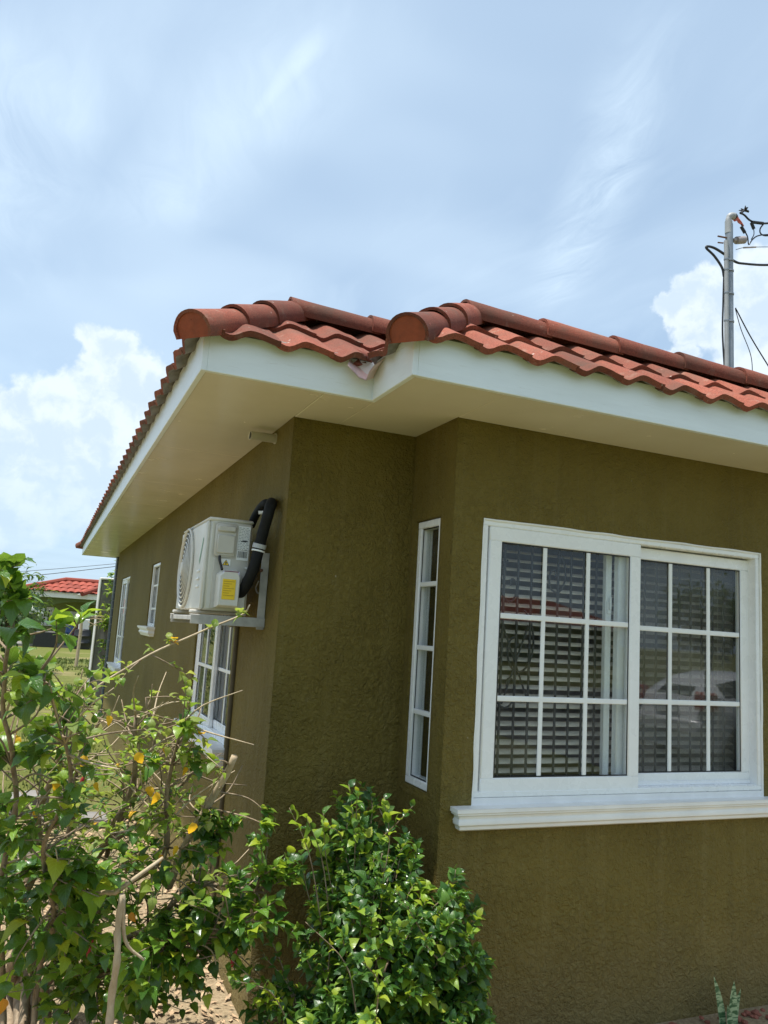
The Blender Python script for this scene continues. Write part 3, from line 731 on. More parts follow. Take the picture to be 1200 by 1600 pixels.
# rear sash of the left half seen through the glass
for a in(.895,):
    m=MB(); rbox(m,1,a,a+.035,.098,.125,.93,2.03,.003); m.build('rear_stile','upvc',win)
    m=MB(); rbox(m,1,a+.005,a+.03,.090,.098,1.70,1.76,.003); rbox(m,1,a+.012,a+.022,.080,.09,1.72,1.78,.002); m.build('latch','upvc',win)
m=MB(); rbox(m,1,1.0,1.77,.112,.114,.93,2.02,.0004); m.build('insect_screen','screen',win)
# dark vertical grille bars
for k in range(24):
    a=.205+k*.0745
    if a>1.78: break
    m=MB(); rbox(m,1,a,a+.0115,.150,.158,.86,2.07,.002); m.build('grille_bar','bar',win)
sc=MB()
def scroll(cx,cz,s,fl):
    pts=[V3((cx+fl*s*(t*.9)*math.cos(2.4*t*math.pi),.156,cz+s*t*1.5*math.sin(2.4*t*math.pi))) for t in [k/26 for k in range(27)]]
    sc.tube(pts,.005,5)
scroll(.44,1.52,.12,1); scroll(.40,1.34,.10,-1); scroll(.64,1.86,.08,1); scroll(.40,1.80,.08,-1)
sc.tube([(.36,.156,1.62),(.50,.156,1.30)],.005,5); sc.tube([(.50,.156,1.62),(.37,.156,1.26)],.005,5)
sc.build('grille_scroll','bar',win)
# louvred blinds hung inside, one per half
def blind(a0,a1,label,y=.192):
    t=thing('window_blind',((a0+a1)/2,y,.80),label,'blind','blinds inside the front window')
    m=MB(); m.bbox(a0,a1,y-.02,y+.02,2.06,2.10,.004); m.build('head_rail','blind',t)
    k=0; z=.84; me=MB(); L=a1-a0
    prof=[(-.017,-.0095),(-.009,-.0035),(0,.001),(.009,.005),(.017,.0075)]
    top=[(p[0],p[1]+.0015) for p in prof]; 
    vs=[(-L/2,o,h) for o,h in prof]+[(L/2,o,h) for o,h in prof]+[(-L/2,o,h+.002) for o,h in prof]+[(L/2,o,h+.002) for o,h in prof]
    fs=[(i,i+1,5+i+1,5+i) for i in range(4)]+[(10+i,15+i,15+i+1,10+i+1) for i in range(4)]+[(0,5,15,10),(4,14,19,9)]
    me.add(vs,fs); mesh=me.mesh('slat','blind')
    while z<2.05:
        o=put('slat',mesh,t); o.location=((a0+a1)/2,y,z); o.rotation_euler=(random.uniform(-.08,.08),random.uniform(-.003,.003),0); z+=.0415
    for a in(a0+.12,a1-.12):
        c=MB(); c.tube([(a,y-.03,.84),(a,y-.03,2.07)],.0012,4); c.build('cord','blind',t)
blind(.17,.965,'beige slatted blind behind the left sliding sash of the wide front window')
blind(.985,1.79,'beige slatted blind behind the right sash and insect screen of the wide front window')
# narrow window in the return wall (looks towards -X)
m=ringframe(0,RWN[0]+.002,RWN[1]-.002,RWN[2]+.003,RWN[3]-.003,.010,.075,.034,.004); rw=m.build('window','upvc',house,True)
m=MB(); rbox(m,0,RWN[0]+.036,RWN[1]-.036,.040,.046,RWN[2]+.037,RWN[3]-.037,.0008); m.build('pane','glass',rw)
gasket(0,RWN[0]+.034,RWN[1]-.034,RWN[2]+.035,RWN[3]-.035,.020,.007).build('gasket','gasket',rw)
for h in(1.205,1.490,1.778):
    m=MB(); rbox(m,0,RWN[0]+.034,RWN[1]-.034,.016,.036,h-.011,h+.011,.003); m.build('muntin','muntin',rw)
m=MB().prism([(-.004,RWN[2]-.035),(-.004,RWN[2]-.02),(.02,RWN[2]+.003),(.06,RWN[2]+.003),(.06,RWN[2]-.035)],1,RWN[0]+.03,RWN[1]+.01); m.build('sill_splay','stucco',rw)
def curtain(name,pts,z0,z1,label,group=None):
    """pleated curtain along the polyline pts"""
    t=thing(name,(pts[0][0],pts[0][1],z0),label,'curtain',group)
    a=V3((*pts[0],0)); b=V3((*pts[1],0)); d=(b-a); L=d.length; d.normalize(); nrm=V3((-d.y,d.x,0)); n=int(L/.008); vs=[]
    for z in(z0,(z0+z1)/2,z1):
        for i in range(n+1):
            s_=i/n*L; off=.018*math.sin(s_/.06*6.28+.7*math.sin(s_*9))+.006*math.sin(s_/.023*6.28+z)
            p=a+d*s_+nrm*off; vs.append((p.x,p.y,z))
    m=MB(); m.add(vs,[(j*(n+1)+i,j*(n+1)+i+1,(j+1)*(n+1)+i+1,(j+1)*(n+1)+i) for j in range(2) for i in range(n)])
    m.build('cloth',  'curtain',t,'all'); r_=MB(); r_.tube([V3((*pts[0],z1+.01))-d*.05,V3((*pts[1],z1+.01))+d*.05],.008,8); r_.build('rod','upvc',t)
curtain('curtain',[(.19,.13),(.19,.42)],.82,2.12,'mauve grey curtain behind the tall narrow window of the bay')
# side-wall windows
def side_window(W_,vx,hz,double,sillw=.07,deep=True):
    y0,y1,z0,z1=W_; zz=z0+.035
    m=ringframe(0,y0+.002,y1-.002,zz,z1-.002,WX+.012,WX+.085,.03,.004); wn=m.build('window','upvc',house,True)
    base=WX
    if double:
        mid=(y0+y1)/2
        for (a0,a1,o) in((y0+.032,mid+.03,WX+.046),(mid-.03,y1-.032,WX+.018)):
            vxs=[a0+(a1-a0)*k for k in(.5,)]
            s=ringframe(0,a0,a1,zz+.03,z1-.03,o,o+.026,.05,.004); s.build('sash','upvc',wn,True)
            p=MB(); rbox(p,0,a0+.048,a1-.048,o+.010,o+.015,zz+.078,z1-.078,.0006); p.build('pane','glass',wn)
            gasket(0,a0+.049,a1-.049,zz+.079,z1-.079,o+.004,.005).build('gasket','gasket',wn)
            for v in vxs: q=MB(); rbox(q,0,v-.009,v+.009,o+.002,o+.010,zz+.08,z1-.08,.002); q.build('muntin','muntin',wn)
            for h in hz: q=MB(); rbox(q,0,a0+.05,a1-.05,o+.0015,o+.0095,h-.010,h+.010,.002); q.build('muntin','muntin',wn)
    else:
        p=MB(); rbox(p,0,y0+.03,y1-.03,WX+.045,WX+.050,zz+.028,z1-.03,.0006); p.build('pane','glass',wn)
        gasket(0,y0+.031,y1-.031,zz+.029,z1-.031,WX+.036,.006).build('gasket','gasket',wn)
        for v in vx: q=MB(); rbox(q,0,v-.010,v+.010,WX+.034,WX+.046,zz+.03,z1-.03,.002); q.build('muntin','muntin',wn)
        for h in hz: q=MB(); rbox(q,0,y0+.03,y1-.03,WX+.0335,WX+.0455,h-.010,h+.010,.002); q.build('muntin','muntin',wn)
    pr=[(o*1.15,z0+.035+(z-.860)) for o,z in [(o_,z_+.022) for o_,z_ in PROF]]
    profile_sill(0,y0-.01,y1+.01,pr,wn,inner=.05)
    q=MB(); rbox(q,0,y0-.07,y1+.07,WX-.075,WX+.02,z0+.0305,z0+.0345,.0015); q.build('sill_top','sill',wn)
    return wn
side_window(WA,[],(1.27,1.66),True)
side_window(WB,[(WB[0]+WB[1])/2],(1.64,1.87),False)
side_window(WC,[(WC[0]+WC[1])/2-.2,(WC[0]+WC[1])/2+.2],(1.27,1.66),True)
curtain('curtain',[(WX+.2,WA[0]-.05),(WX+.2,WA[0]+.62)],.8,2.12,'grey curtain drawn across the near half of the side window under the outdoor unit')

# ------------------------------------------------------------------ outdoor air-conditioning unit on the side wall
ac=thing('air_conditioner',(-.83,1.01,1.585),'boxy white outdoor air conditioner unit bracketed high on the side wall','air conditioner')
ax0,ax1,ay0,ay1,az0,az1=-.925,-.715,.655,1.375,1.600,2.028
MB().bbox(ax0+.012,ax1,ay0,ay1,az0,az1-.012,.010).build('casing','ac',ac,True)
MB().bbox(ax0,ax1+.004,ay0-.004,ay1+.004,az1-.018,az1,.008).build('top_cover','ac',ac,True)
fp=MB().bbox(ax0-.004,ax0+.014,ay0+.002,ay1-.002,az0+.002,az1-.020,.006); front=fp.build('front_panel','ac',ac,True)
FC=V3((ax0-.004,1.135,1.812))
MB().tube([FC+V3((.002,0,0)),FC+V3((-.0015,0,0))],.198,40).build('fan_cavity','acdark',front)
for i in range(8):
    r=.040+i*.0225; bul=.020*(1-(r/.215)**2)+.004; m=MB(); n=56
    pts=[FC+V3((-bul,r*math.cos(6.2832*k/n),r*math.sin(6.2832*k/n))) for k in range(n+1)]; m.tube(pts,.0036 if i<7 else .007,5,0,False); m.build('grille_ring','ac',front,True)
m=MB()
for k in range(12):
    a=6.2832*k/12; pts=[]
    for i in range(6):
        r=.025+i*.0365; b_=a+.25*i/5; pts.append(FC+V3((-(.018*(1-(r/.215)**2)+.000),r*math.cos(b_),r*math.sin(b_))))
    m.tube(pts,.0022,4)
m.build('grille_spokes','ac',front)
MB().tube([FC+V3((-.020,0,0)),FC+V3((-.028,0,0))],[.034,.028],20).build('hub_cap','ac',front,True)
# moulded slots and a slanted mark on the near end of the front panel
for k in range(3): MB().bbox(ax0-.010,ax0-.003,.735,.800,1.775-k*.036,1.785-k*.036,.002).build('slot_rib','label',front)
m=MB().add([(ax0-.0055,.70,1.93),(ax0-.0055,.715,1.935),(ax0-.0055,.775,1.83),(ax0-.0055,.760,1.81)],[(0,1,2,3)]); m.build('printed_mark','logo',front)
Yf=ay0
def sp(x0,x1,z0,z1,y0,y1,b,name,mt,parent=ac): return MB().bbox(x0,x1,y0,y1,z0,z1,b).build(name,mt,parent,True)
sp(-.885,-.722,1.608,2.004,Yf-.0035,Yf+.01,.003,'side_panel','ac_side')
hb=sp(-.893,-.786,1.846,2.004,Yf-.016,Yf,.010,'handle_housing','ac_side')
sp(-.882,-.797,1.962,1.992,Yf-.027,Yf-.012,.006,'handle_lip','ac_side',hb)
sp(-.880,-.799,1.862,1.948,Yf-.024,Yf-.014,.004,'handle_plate','ac_side',hb)
vc=MB(); vcp=[(-.868,1.612),(-.760,1.612),(-.760,1.765),(-.775,1.790),(-.845,1.790),(-.868,1.765)]
n=len(vcp); cx_,cz_=-.814,1.70; vs=[(x,Yf-.001,z) for x,z in vcp]+[(cx_+(x-cx_)*.90,Yf-.050,cz_+(z-cz_)*.92) for x,z in vcp]+[(cx_+(x-cx_)*.80,Yf-.058,cz_+(z-cz_)*.84) for x,z in vcp]
vc.add(vs,[(i,(i+1)%n,(i+1)%n+n,i+n) for i in range(n)]+[(i+n,(i+1)%n+n,(i+1)%n+2*n,i+2*n) for i in range(n)]+[tuple(range(2*n,3*n))]); vcov=vc.build('valve_cover','ac',ac,True)
yl=sp(-.846,-.786,1.652,1.744,Yf-.0605,Yf-.0575,.0006,'caution_label','yellow',vcov)
for k in range(6): pass
m=MB()
for k in range(7): m.box(-.841,-.791-.012*(k%3),Yf-.0612,Yf-.0606,1.732-k*.0105,1.7345-k*.0105)
m.build('label_text',simple('amber_print',(.45,.27,.01),.6,.1),vcov)
sp(-.846,-.772,1.756,1.781,Yf-.056,Yf-.052,.0006,'violet_label','lilac',vcov); sp(-.842,-.776,1.777,1.7815,Yf-.0568,Yf-.0555,.0005,'label_band','purple',vcov)
rl=sp(-.783,-.727,1.886,1.997,Yf-.0062,Yf-.003,.0004,'rating_label','label')
m=MB(); rr=random.Random(5)
for k in range(15):
    z=1.992-k*.0072; x=-.780
    while x<-.732:
        L=rr.uniform(.004,.014); m.box(x,min(x+L,-.730),Yf-.0069,Yf-.0063,z-.0042,z-.0012); x+=L+rr.uniform(.002,.006)
m.build('label_print','greyink',rl)
m=MB(); m.box(-.768,-.742,Yf-.0074,Yf-.0070,1.924,1.929); m.box(-.760,-.736,Yf-.0074,Yf-.0070,1.9275,1.932); m.build('maker_mark','ink',rl)
bl=sp(-.783,-.727,1.838,1.884,Yf-.0062,Yf-.003,.0004,'barcode_label','label')
m=MB(); x=-.778
while x<-.733:
    L=rr.choice((.0008,.0016,.0024)); m.box(x,x+L,Yf-.0070,Yf-.0064,1.850,1.880); x+=L+rr.choice((.0010,.0018,.0026))
m.build('barcode','ink',bl)
wl=sp(-.850,-.808,1.806,1.838,Yf-.0062,Yf-.003,.0004,'warning_sticker','label')
m=MB().add([(-.846,Yf-.0068,1.808),(-.812,Yf-.0068,1.808),(-.829,Yf-.0068,1.836)],[(0,1,2)]); m.build('warning_triangle','ink',wl)
m=MB().add([(-.842,Yf-.0074,1.8105),(-.816,Yf-.0074,1.8105),(-.829,Yf-.0074,1.832)],[(0,1,2)]); m.build('triangle_fill','yellow',wl)
m=MB().add([(-.831,Yf-.008,1.8125),(-.827,Yf-.008,1.8125),(-.8255,Yf-.008,1.825),(-.8325,Yf-.008,1.825)],[(0,1,2,3)]); m.build('exclamation','ink',wl)
m=MB(); m.tube(bez([(-.862,Yf-.016,1.850),(-.862,Yf-.022,1.83),(-.855,Yf-.030,1.805),(-.852,Yf-.045,1.785)],4),.006,8); m.build('supply_cable','cable',ac,True)
m=MB(); m.tube(bez([(-.74,Yf-.012,1.805),(-.722,Yf-.02,1.795),(-.728,Yf-.03,1.755),(-.758,Yf-.03,1.715)],5),.0045,6); m.build('signal_wire','label',ac,True)
sp(-.775,-.725,1.612,1.70,Yf-.010,Yf,.004,'valve_plate','ac_side')
for y in(.755,1.275):
    MB().bbox(ax0-.03,ax1+.02,y-.025,y+.025,az0-.016,az0-.001,.004).build('foot','ac_side',ac)
# steel bracket
br=thing('wall_bracket',(WX,1.0,1.53),'cream painted steel angle bracket under the outdoor air conditioner','bracket')
for i,y in enumerate((.690,1.290)):
    m=MB(); m.bbox(WX-.038,WX-.002,y-.030,y-.022,1.525,1.885,.002); m.bbox(WX-.006,WX-.001,y-.022,y+.020,1.525,1.885,.0015); m.build('upright','bracket',br)
    m=MB(); m.bbox(WX-.345,WX-.001,y-.036,y-.031,1.535,1.578,.0015); m.bbox(WX-.345,WX-.040,y-.031,y+.012,1.574,1.579,.0015); m.build('arm','bracket',br)
    m=MB(); m.tube([(WX-.04,y-.034,1.80),(WX-.04,y-.048,1.80)],.008,6); m.tube([(WX-.006,y+.003,1.76),(WX-.018,y+.003,1.76)],.013,6); m.build('bolt','rust',br)
MB().bbox(WX-.335,WX-.305,.66,1.36,1.551,1.5725,.002).build('cross_rail','bracket',br)
MB().bbox(WX-.15,WX-.12,.66,1.36,1.551,1.5725,.002).build('cross_rail','rust',br)
# insulated hose
hs=thing('refrigerant_hose',(-.70,.62,1.66),'black foam insulated hose with silver tape looping from unit into wall','hose')
hp=[on(372,932,0,-.752),on(384,915,0,-.735),on(397,885,0,-.715),on(405,855,0,-.700),on(412,828,0,-.690),on(420,800,0,-.680),on(424,786,0,-.660),on(424,788,0,-.61)]
m=MB(); pp=bez(hp,5); rads=[.0255+.003*mnoise.noise(V3((i*.6,0,0))) for i in range(len(pp))]; rads[0]=.022; m.tube(pp,rads,14); m.build('insulation','hose',hs,True)
i0=min(range(len(pp)),key=lambda i:(pp[i]-hp[3]).length); 
tp=[pp[i0-1].lerp(pp[i0],.6),pp[i0],pp[i0].lerp(pp[i0+1],.9)]; m=MB(); m.tube(tp,.032,14); m.build('tape','tape',hs,True)
m=MB(); m.tube([pp[i0-2].lerp(pp[i0-1],.75),pp[i0-1].lerp(pp[i0],.15)],.0315,14); m.build('tape','label',hs,True)
m=MB(); m.tube(bez([on(423,790,0,-.64),on(416,786,0,-.66),on(408,792,0,-.665),on(399,806,0,-.67),on(392,822,0,-.68)],4),.020,12); m.build('insulation','hose',hs,True)
m=MB(); m.tube([on(404,801,0,-.70),on(420,801,0,-.655)],.009,10); m.build('drain_tail','label',hs,True)
m=MB(); m.tube(bez([on(404,908,0,-.66),on(400,918,0,-.66),on(402,926,0,-.655),on(408,928,0,-.64)],4),.0035,5); m.build('loose_wire','bracket',hs,True)

# ------------------------------------------------------------------ service pole and cables
PX,PY=7.95,6.0
pole=thing('utility_pole',(PX,PY,0),'galvanised service mast with bent weatherhead standing behind the roof','utility pole')
ptop=on(1143,352,1,PY).z
m=MB(); m.tube([(PX,PY,0),(PX,PY,ptop)],.060,18); m.build('mast','galv',pole,True)
m=MB(); m.tube([(PX-.095,PY-.03,0),(PX-.095,PY-.03,on(1134,378,1,PY).z)],.036,14); m.build('conduit','galv_l',pole,True)
for yy in (408,424,460,503):
    z=on(1138,yy,1,PY).z; m=MB(); m.tube([(PX-.012,PY-.005,z-.012),(PX-.012,PY-.005,z+.012)],.074,18); m.tube([(PX-.095,PY-.03,z-.011),(PX-.095,PY-.03,z+.011)],.041,14); m.build('strap','galv',pole,True)
wz=ptop
m=MB(); m.tube([(PX-.01,PY,wz-.16),(PX-.01,PY,wz+.05)],.058,16); m.build('collar','galv_l',pole,True)
m=MB(); m.tube(bez([(PX-.02,PY,wz),(PX-.015,PY,wz+.08),(PX+.02,PY-.01,wz+.15),(PX+.09,PY-.02,wz+.16)],5),[.045]*8+[.052]*4+[.056]*4,14); m.build('weatherhead','galv_l',pole,True)
m=MB(); m.tube([(PX+.085,PY-.02,wz+.162),(PX+.125,PY-.02,wz+.145)],[.053,.045],14); m.build('weatherhead_mouth','cable',pole,True)
z=on(1143,375,1,PY).z
m=MB(); m.tube([(PX-.24,PY,z-.01),(PX+.14,PY,z+.03)],.014,8); m.build('bolt','rust',pole); m=MB(); m.tube([(PX-.24,PY,z-.12),(PX-.13,PY,z-.10)],.012,8); m.build('bolt','rust',pole)
ins=thing('insulator',(PX+.09,PY,z-.05),'brown grey spool insulator bolted to the side of the service mast','insulator')
m=MB(); m.tube([(PX+.08,PY,z+.0),(PX+.15,PY,z+.02),(PX+.155,PY,z+.02),(PX+.33,PY,z+.075),(PX+.335,PY,z+.077),(PX+.38,PY,z+.085)],[.035,.035,.062,.062,.02,.018],12); m.build('spool','porcelain',ins,True)
def cable(name,pts,r,mt,label,n=8,cat='cable',group=None):
    a_,b_=pts[-2],pts[-1]
    if (V3(b_)-V3(a_)).length>8*(V3(a_)-V3(pts[-3])).length or (V3(b_)-V3(a_)).length>3: pts=list(pts[:-1])+[V3(a_).lerp(V3(b_),k) for k in(.02,.06,.15,.35,.65,1)]
    m=MB(); m.tube(bez(pts,n),r,6); o=m.build(name,mt,None,True); tag(o,label,cat,group); return o
O=lambda x,y,yy=PY:on(x,y,1,yy)
cable('service_cable',[O(1131,432),O(1128,418),O(1116,400),O(1104,388),O(1106,385),O(1117,388),O(1133,398),O(1149,409),O(1163,412),O(1200,414),O(1260,410),O(1500,395),V3((45,PY+1,10.0))],.021,'cable','thick black service cable looping left of the mast and running off')
cable('riser_cable',[O(1131,432),O(1130,470),O(1129,520),O(1132,575)],.016,'cable','thin black cable hanging down the side of the mast')
m=MB(); rr=random.Random(2)
for k in range(6):
    a=rr.uniform(-4,4); b=rr.uniform(-4,4)
    m.tube(bez([O(1146+a*.4,344+b*.3),O(1151+a,340+b),O(1156+b,346+a),O(1160+a*.5,352+b*.5)],5),.012,5)
tag(m.build('pigtail_wires','redwire',None,True),'bundle of red and white twisted wires below the weatherhead','wire')
cable('tap_cable',[O(1158,350),O(1163,360),O(1168,370),O(1170,382),O(1176,374),O(1186,368),O(1210,366),O(1300,362),O(1400,352),V3((45,PY+1,10.6))],.011,'cable','thin black tap wire dipping to a point beside the insulator')
cable('drop_cable',[O(1157,333),O(1163,336),O(1173,345),O(1190,349),O(1230,346),O(1400,330),V3((45,PY+1,10.9))],.017,'cable','black drop cable running right from the weatherhead')
cable('loop_cable',[O(1193,350),O(1188,357),O(1188,364),O(1194,368),O(1205,368)],.012,'cable','small black jumper loop hanging between two cables')
cable('jumper_wire',[O(1173,346),O(1177,356),O(1178,366),O(1174,374)],.008,'cable','short grey jumper wire hanging by the insulator')
for (a_,b_,lab) in(((1174,348),(1178,358),'black taped splice hanging steeply under the drop cable'),((1158,354),(1164,364),'black taped splice below the red and white wires'),((1175,347),(1192,349),'black taped splice lying along the drop cable')):
    m=MB(); m.tube([O(*a_),O(*b_)],.026,8); tag(m.build('cable_splice','cable'),lab,'splice','taped splices at the mast')
m=MB()
for k in range(14):
    a=random.uniform(0,6.28); e=random.uniform(-.6,1.2); p=O(1164,329); m.tube([p,p+V3((math.cos(a)*math.cos(e),math.sin(a)*math.cos(e),math.sin(e)))*random.uniform(.05,.1)],[.018,.007],4)
m.tube([O(1157,333),O(1164,328)],.022,6); tag(m.build('frayed_cable_end','cable'),'frayed black cable end sticking up above the weatherhead','cable')
cable('guy_wire',[O(1149,481),O(1175,530),O(1215,595),O(1262,670),V3((PX+4.6,PY,0))],.011,'cable','thick sloping guy wire running down to the right from the mast')
cable('guy_wire',[O(1149,483),O(1158,515),O(1173,555),O(1176,590),O(1178,640),V3((PX+.62,PY,0))],.007,'cable','thin drooping wire hanging beside the mast')
cable('tension_wire',[O(1150,390),O(1162,387),O(1182,386),O(1240,384),O(1400,372),V3((45,PY+1,10.4))],.006,'galv','slim grey tension wire with a sleeve right of the mast')
m=MB(); m.tube([O(1162,387),O(1181,386)],.014,8); tag(m.build('wire_sleeve','porcelain',None,True),'grey brown sleeve clamp on the tension wire right of the mast','clamp')

lp=MB(); lp.tube([(45,PY+1,0),(45,PY+1,11.2)],[.16,.10],10); lp.tube([(45,PY+.2,10.7),(45,PY+1.8,10.7)],.06,6); tag(lp.build('street_pole','bark_dark',None,True),'wooden street pole far along the service cables','utility pole')
# ------------------------------------------------------------------ foliage tools
def leaf_geo(kind,seed):
    rr=random.Random(seed); n=7 if kind=='hib' else 5; vs=[];uv=[]
    wid=(.42 if kind=='hib' else .34)*rr.uniform(.85,1.12); droop=rr.uniform(.05,.62); fold=rr.uniform(.04,.42); tw=rr.uniform(-.5,.5)
    for i in range(n+1):
        t=i/n
        if kind=='hib': w_=wid*math.sin(math.pi*min(1,t**.72))**.8*(1-.25*t)+.0
        else: w_=wid*math.sin(math.pi*t**.85)**.85
        if 0<i<n and kind=='hib' and i>n*.35: w_*=(1.10 if i%2 else .93)
        w_*=rr.uniform(.95,1.05); y=t; z=-droop*t*t+.10*math.sin(t*math.pi)
        rip=rr.uniform(.02,.11)*math.sin(t*(7+seed%4)+seed)
        for sgn in(-1,0,1):
            vs.append((sgn*w_*math.cos(fold)+tw*t*t*.3,y,z+abs(sgn)*w_*math.sin(fold)+sgn*rip*w_*1.2)); uv.append((.5+.5*sgn,t))
    fs=[]
    for i in range(n):
        a=i*3; fs+=[(a,a+1,a+4,a+3),(a+1,a+2,a+5,a+4)]
    # short petiole
    k=len(vs); vs+=[(-.012,-.22,-.02),(.012,-.22,-.02),(0,.02,.004)]; uv+=[(.5,0)]*3; fs.append((k,k+1,k+2))
    return vs,fs,uv
GEO={k:[leaf_geo(k,i) for i in range(12)] for k in('hib','oval')}
GEO['mango']=[]
for i in range(5):
    v,f,u=leaf_geo('oval',40+i); GEO['mango'].append(([(x*.62,y,z-.35*y*y) for x,y,z in v],f,u))
def leaf_mesh(kind,i,mt):
    v,f,u=GEO[kind][i]; me=bpy.data.meshes.new('leaf'); me.from_pydata(v,[],f); me.materials.append(MAT[mt]); ul=me.uv_layers.new(name='UVMap')
    for p in me.polygons:
        p.use_smooth=True
        for li in p.loop_indices: ul.data[li].uv=u[me.loops[li].vertex_index]
    return me
LM={}
def get_leaf(kind,i,mt):
    k=(kind,i,mt)
    if k not in LM: LM[k]=leaf_mesh(*k)
    return LM[k]
def leaf_matrix(p,d,up,size):
    d=d.normalized(); x=d.cross(up); x=x.normalized() if x.length>1e-4 else d.orthogonal().normalized(); z=x.cross(d)
    return Matrix(((x.x*size,d.x*size,z.x*size,p.x),(x.y*size,d.y*size,z.y*size,p.y),(x.z*size,d.z*size,z.z*size,p.z),(0,0,0,1)))
class Plant:
    def __init__(s,root,kind): s.root=root; s.kind=kind; s.leaves=[]; s.wood={}
    def leaf(s,p,d,size,mt,up=None):
        up=up or V3((random.uniform(-.45,.45),random.uniform(-.45,.45),1))
        s.leaves.append((leaf_matrix(p,d,up,size),random.randrange(len(GEO[s.kind])),mt,size))
    def wood_tube(s,pts,rads,key='bark',n=6):
        if key=='bark_pale': key='bark_pale#%d'%len(s.wood)      # every bare branch is a part of its own
        s.wood.setdefault(key,MB()).tube(pts,rads,n)
    def sprig(s,base,tip,size,mts,nl,r0=.004,bare=.45,upb=.35,key='bark',face=None):
        """a twig from base to tip with alternate leaves over its outer part"""
        base=V3(base); tip=V3(tip); L=(tip-base).length; sag=V3((random.uniform(-.12,.12),random.uniform(-.12,.12),random.uniform(-.02,.14)))*L
        path=bez([base,base.lerp(tip,.5)+sag,tip],5); s.wood_tube(path,[r0*(1-.7*i/(len(path)-1)) for i in range(len(path))],key,5)
        ax=(tip-base).normalized(); a=random.uniform(0,6.28)
        for k in range(nl):
            t=bare+(1-bare)*(k+.5)/nl; f=t*(len(path)-1); i=min(int(f),len(path)-2); p=path[i].lerp(path[i+1],f-i)
            a+=2.4; e1=ax.orthogonal().normalized(); e2=ax.cross(e1); out=e1*math.cos(a)+e2*math.sin(a)
            d=out*1.0+ax*(.35+.9*t)+V3((0,0,upb)); d+=V3((random.uniform(-.3,.3),random.uniform(-.3,.3),random.uniform(-.3,.2)))
            sz=size*random.uniform(.65,1.15)*(1.0-.30*max(0,t-.75)/.25); s.leaf(p,d,sz,random.choice(mts),None if face is None else V3((random.uniform(-.5,.5),random.uniform(-.5,.5),.8))+face*random.uniform(.2,1.0)+out*.3)
    def finish(s,nparts=290,foliage='foliage'):
        names={'bark':'branches','bark_pale':'bare_branch','bark_dark':'trunk'}
        for k,mb in s.wood.items(): mb.build(names.get(k.split('#')[0],'branches'),k.split('#')[0],s.root,'all')
        # the largest in view become single leaves, the rest one mass
        def big(l):
            p=l[0].translation; d=(p-CAM); dep=d.dot(cF)
            if dep<.3: return -1
            x=600+CF*d.dot(cR)/dep; y=800-CF*d.dot(cU)/dep
            return l[3]/dep if -30<x<1230 and -30<y<1630 else -1
        ls=sorted(s.leaves,key=big,reverse=True)
        for m,i,mt,sz in ls[:nparts]:
            o=put('leaf',get_leaf(s.kind,i,mt),s.root); o.matrix_basis=m
        rest=ls[nparts:]
        if rest:
            V=[];F=[];U=[];MI=[]; mts=sorted({l[2] for l in rest})
            for m,i,mt,sz in rest:
                v,f,u=GEO[s.kind][i]; o=len(V); V+=[tuple(m@V3(q)) for q in v]; F+=[tuple(j+o for j in q) for q in f]; U+=u; MI+=[mts.index(mt)]*len(f)
            me=bpy.data.meshes.new(foliage); me.from_pydata(V,[],F)
            for mt in mts: me.materials.append(MAT[mt])
            me.polygons.foreach_set('material_index',MI); me.polygons.foreach_set('use_smooth',[True]*len(F))
            ul=me.uv_layers.new(name='UVMap'); idx=[0]*len(me.loops); me.loops.foreach_get('vertex_index',idx)
            ul.data.foreach_set('uv',[c for j in idx for c in U[j]])
            o=put(foliage,me,s.root); o['kind']='stuff'

# ------------------------------------------------------------------ hibiscus on the left
random.seed(21)
hr=thing('hibiscus_shrub',(-1.42,.15,-.095),'leggy hibiscus shrub with bare stems, yellow leaves and red buds beside the side wall','shrub')
H=Plant(hr,'hib'); hb0=V3((-1.42,.15,-.08))
hubs=[]
def stem(pts,r0,r1,key='bark'):
    path=bez(pts,6); n=len(path); path=[p+V3((mnoise.noise(p*7),mnoise.noise(p*7+V3((9,0,0))),0))*.012 for p in path]
    H.wood_tube(path,[r0+(r1-r0)*i/(n-1) for i in range(n)],key,8); hubs.extend(path[n//3:]); return path
def wp(x,y,d): return at(x,y,d)
stem([hb0+V3((-.06,0,-.03)),wp(12,1560,3.1),wp(28,1480,3.0),wp(34,1410,2.9),wp(58,1340,2.85),wp(62,1270,2.8),wp(95,1180,2.7),wp(110,1090,2.65)],.034,.006)
stem([hb0+V3((-.02,.02,-.03)),wp(35,1545,3.1),wp(62,1470,3.1),wp(112,1390,3.05),wp(160,1325,3.0),wp(205,1225,2.95),wp(212,1120,2.9)],.034,.006)
stem([hb0+V3((.0,-.03,-.03)),wp(48,1590,2.95),wp(105,1490,2.9),wp(170,1400,2.85),wp(252,1340,2.8),wp(262,1230,2.75),wp(285,1130,2.72)],.024,.005)
stem([hb0+V3((-.08,-.05,-.03)),wp(5,1530,2.75),wp(-5,1400,2.5),wp(25,1250,2.35),wp(5,1100,2.2),wp(18,980,2.12),wp(12,900,2.1)],.012,.0035)
stem([hb0+V3((-.02,-.06,-.03)),wp(60,1530,2.7),wp(85,1430,2.5),wp(70,1330,2.35),wp(105,1230,2.25),wp(95,1130,2.18),wp(60,1050,2.12)],.011,.0035)
stem([hb0+V3((.04,.0,-.03)),wp(120,1520,3.0),wp(230,1450,2.95),wp(310,1385,2.9),wp(415,1395,2.85)],.018,.004)
stem([hb0+V3((.03,-.05,-.03)),wp(110,1565,2.9),wp(210,1500,2.75),wp(290,1475,2.7),wp(370,1440,2.7)],.016,.004)
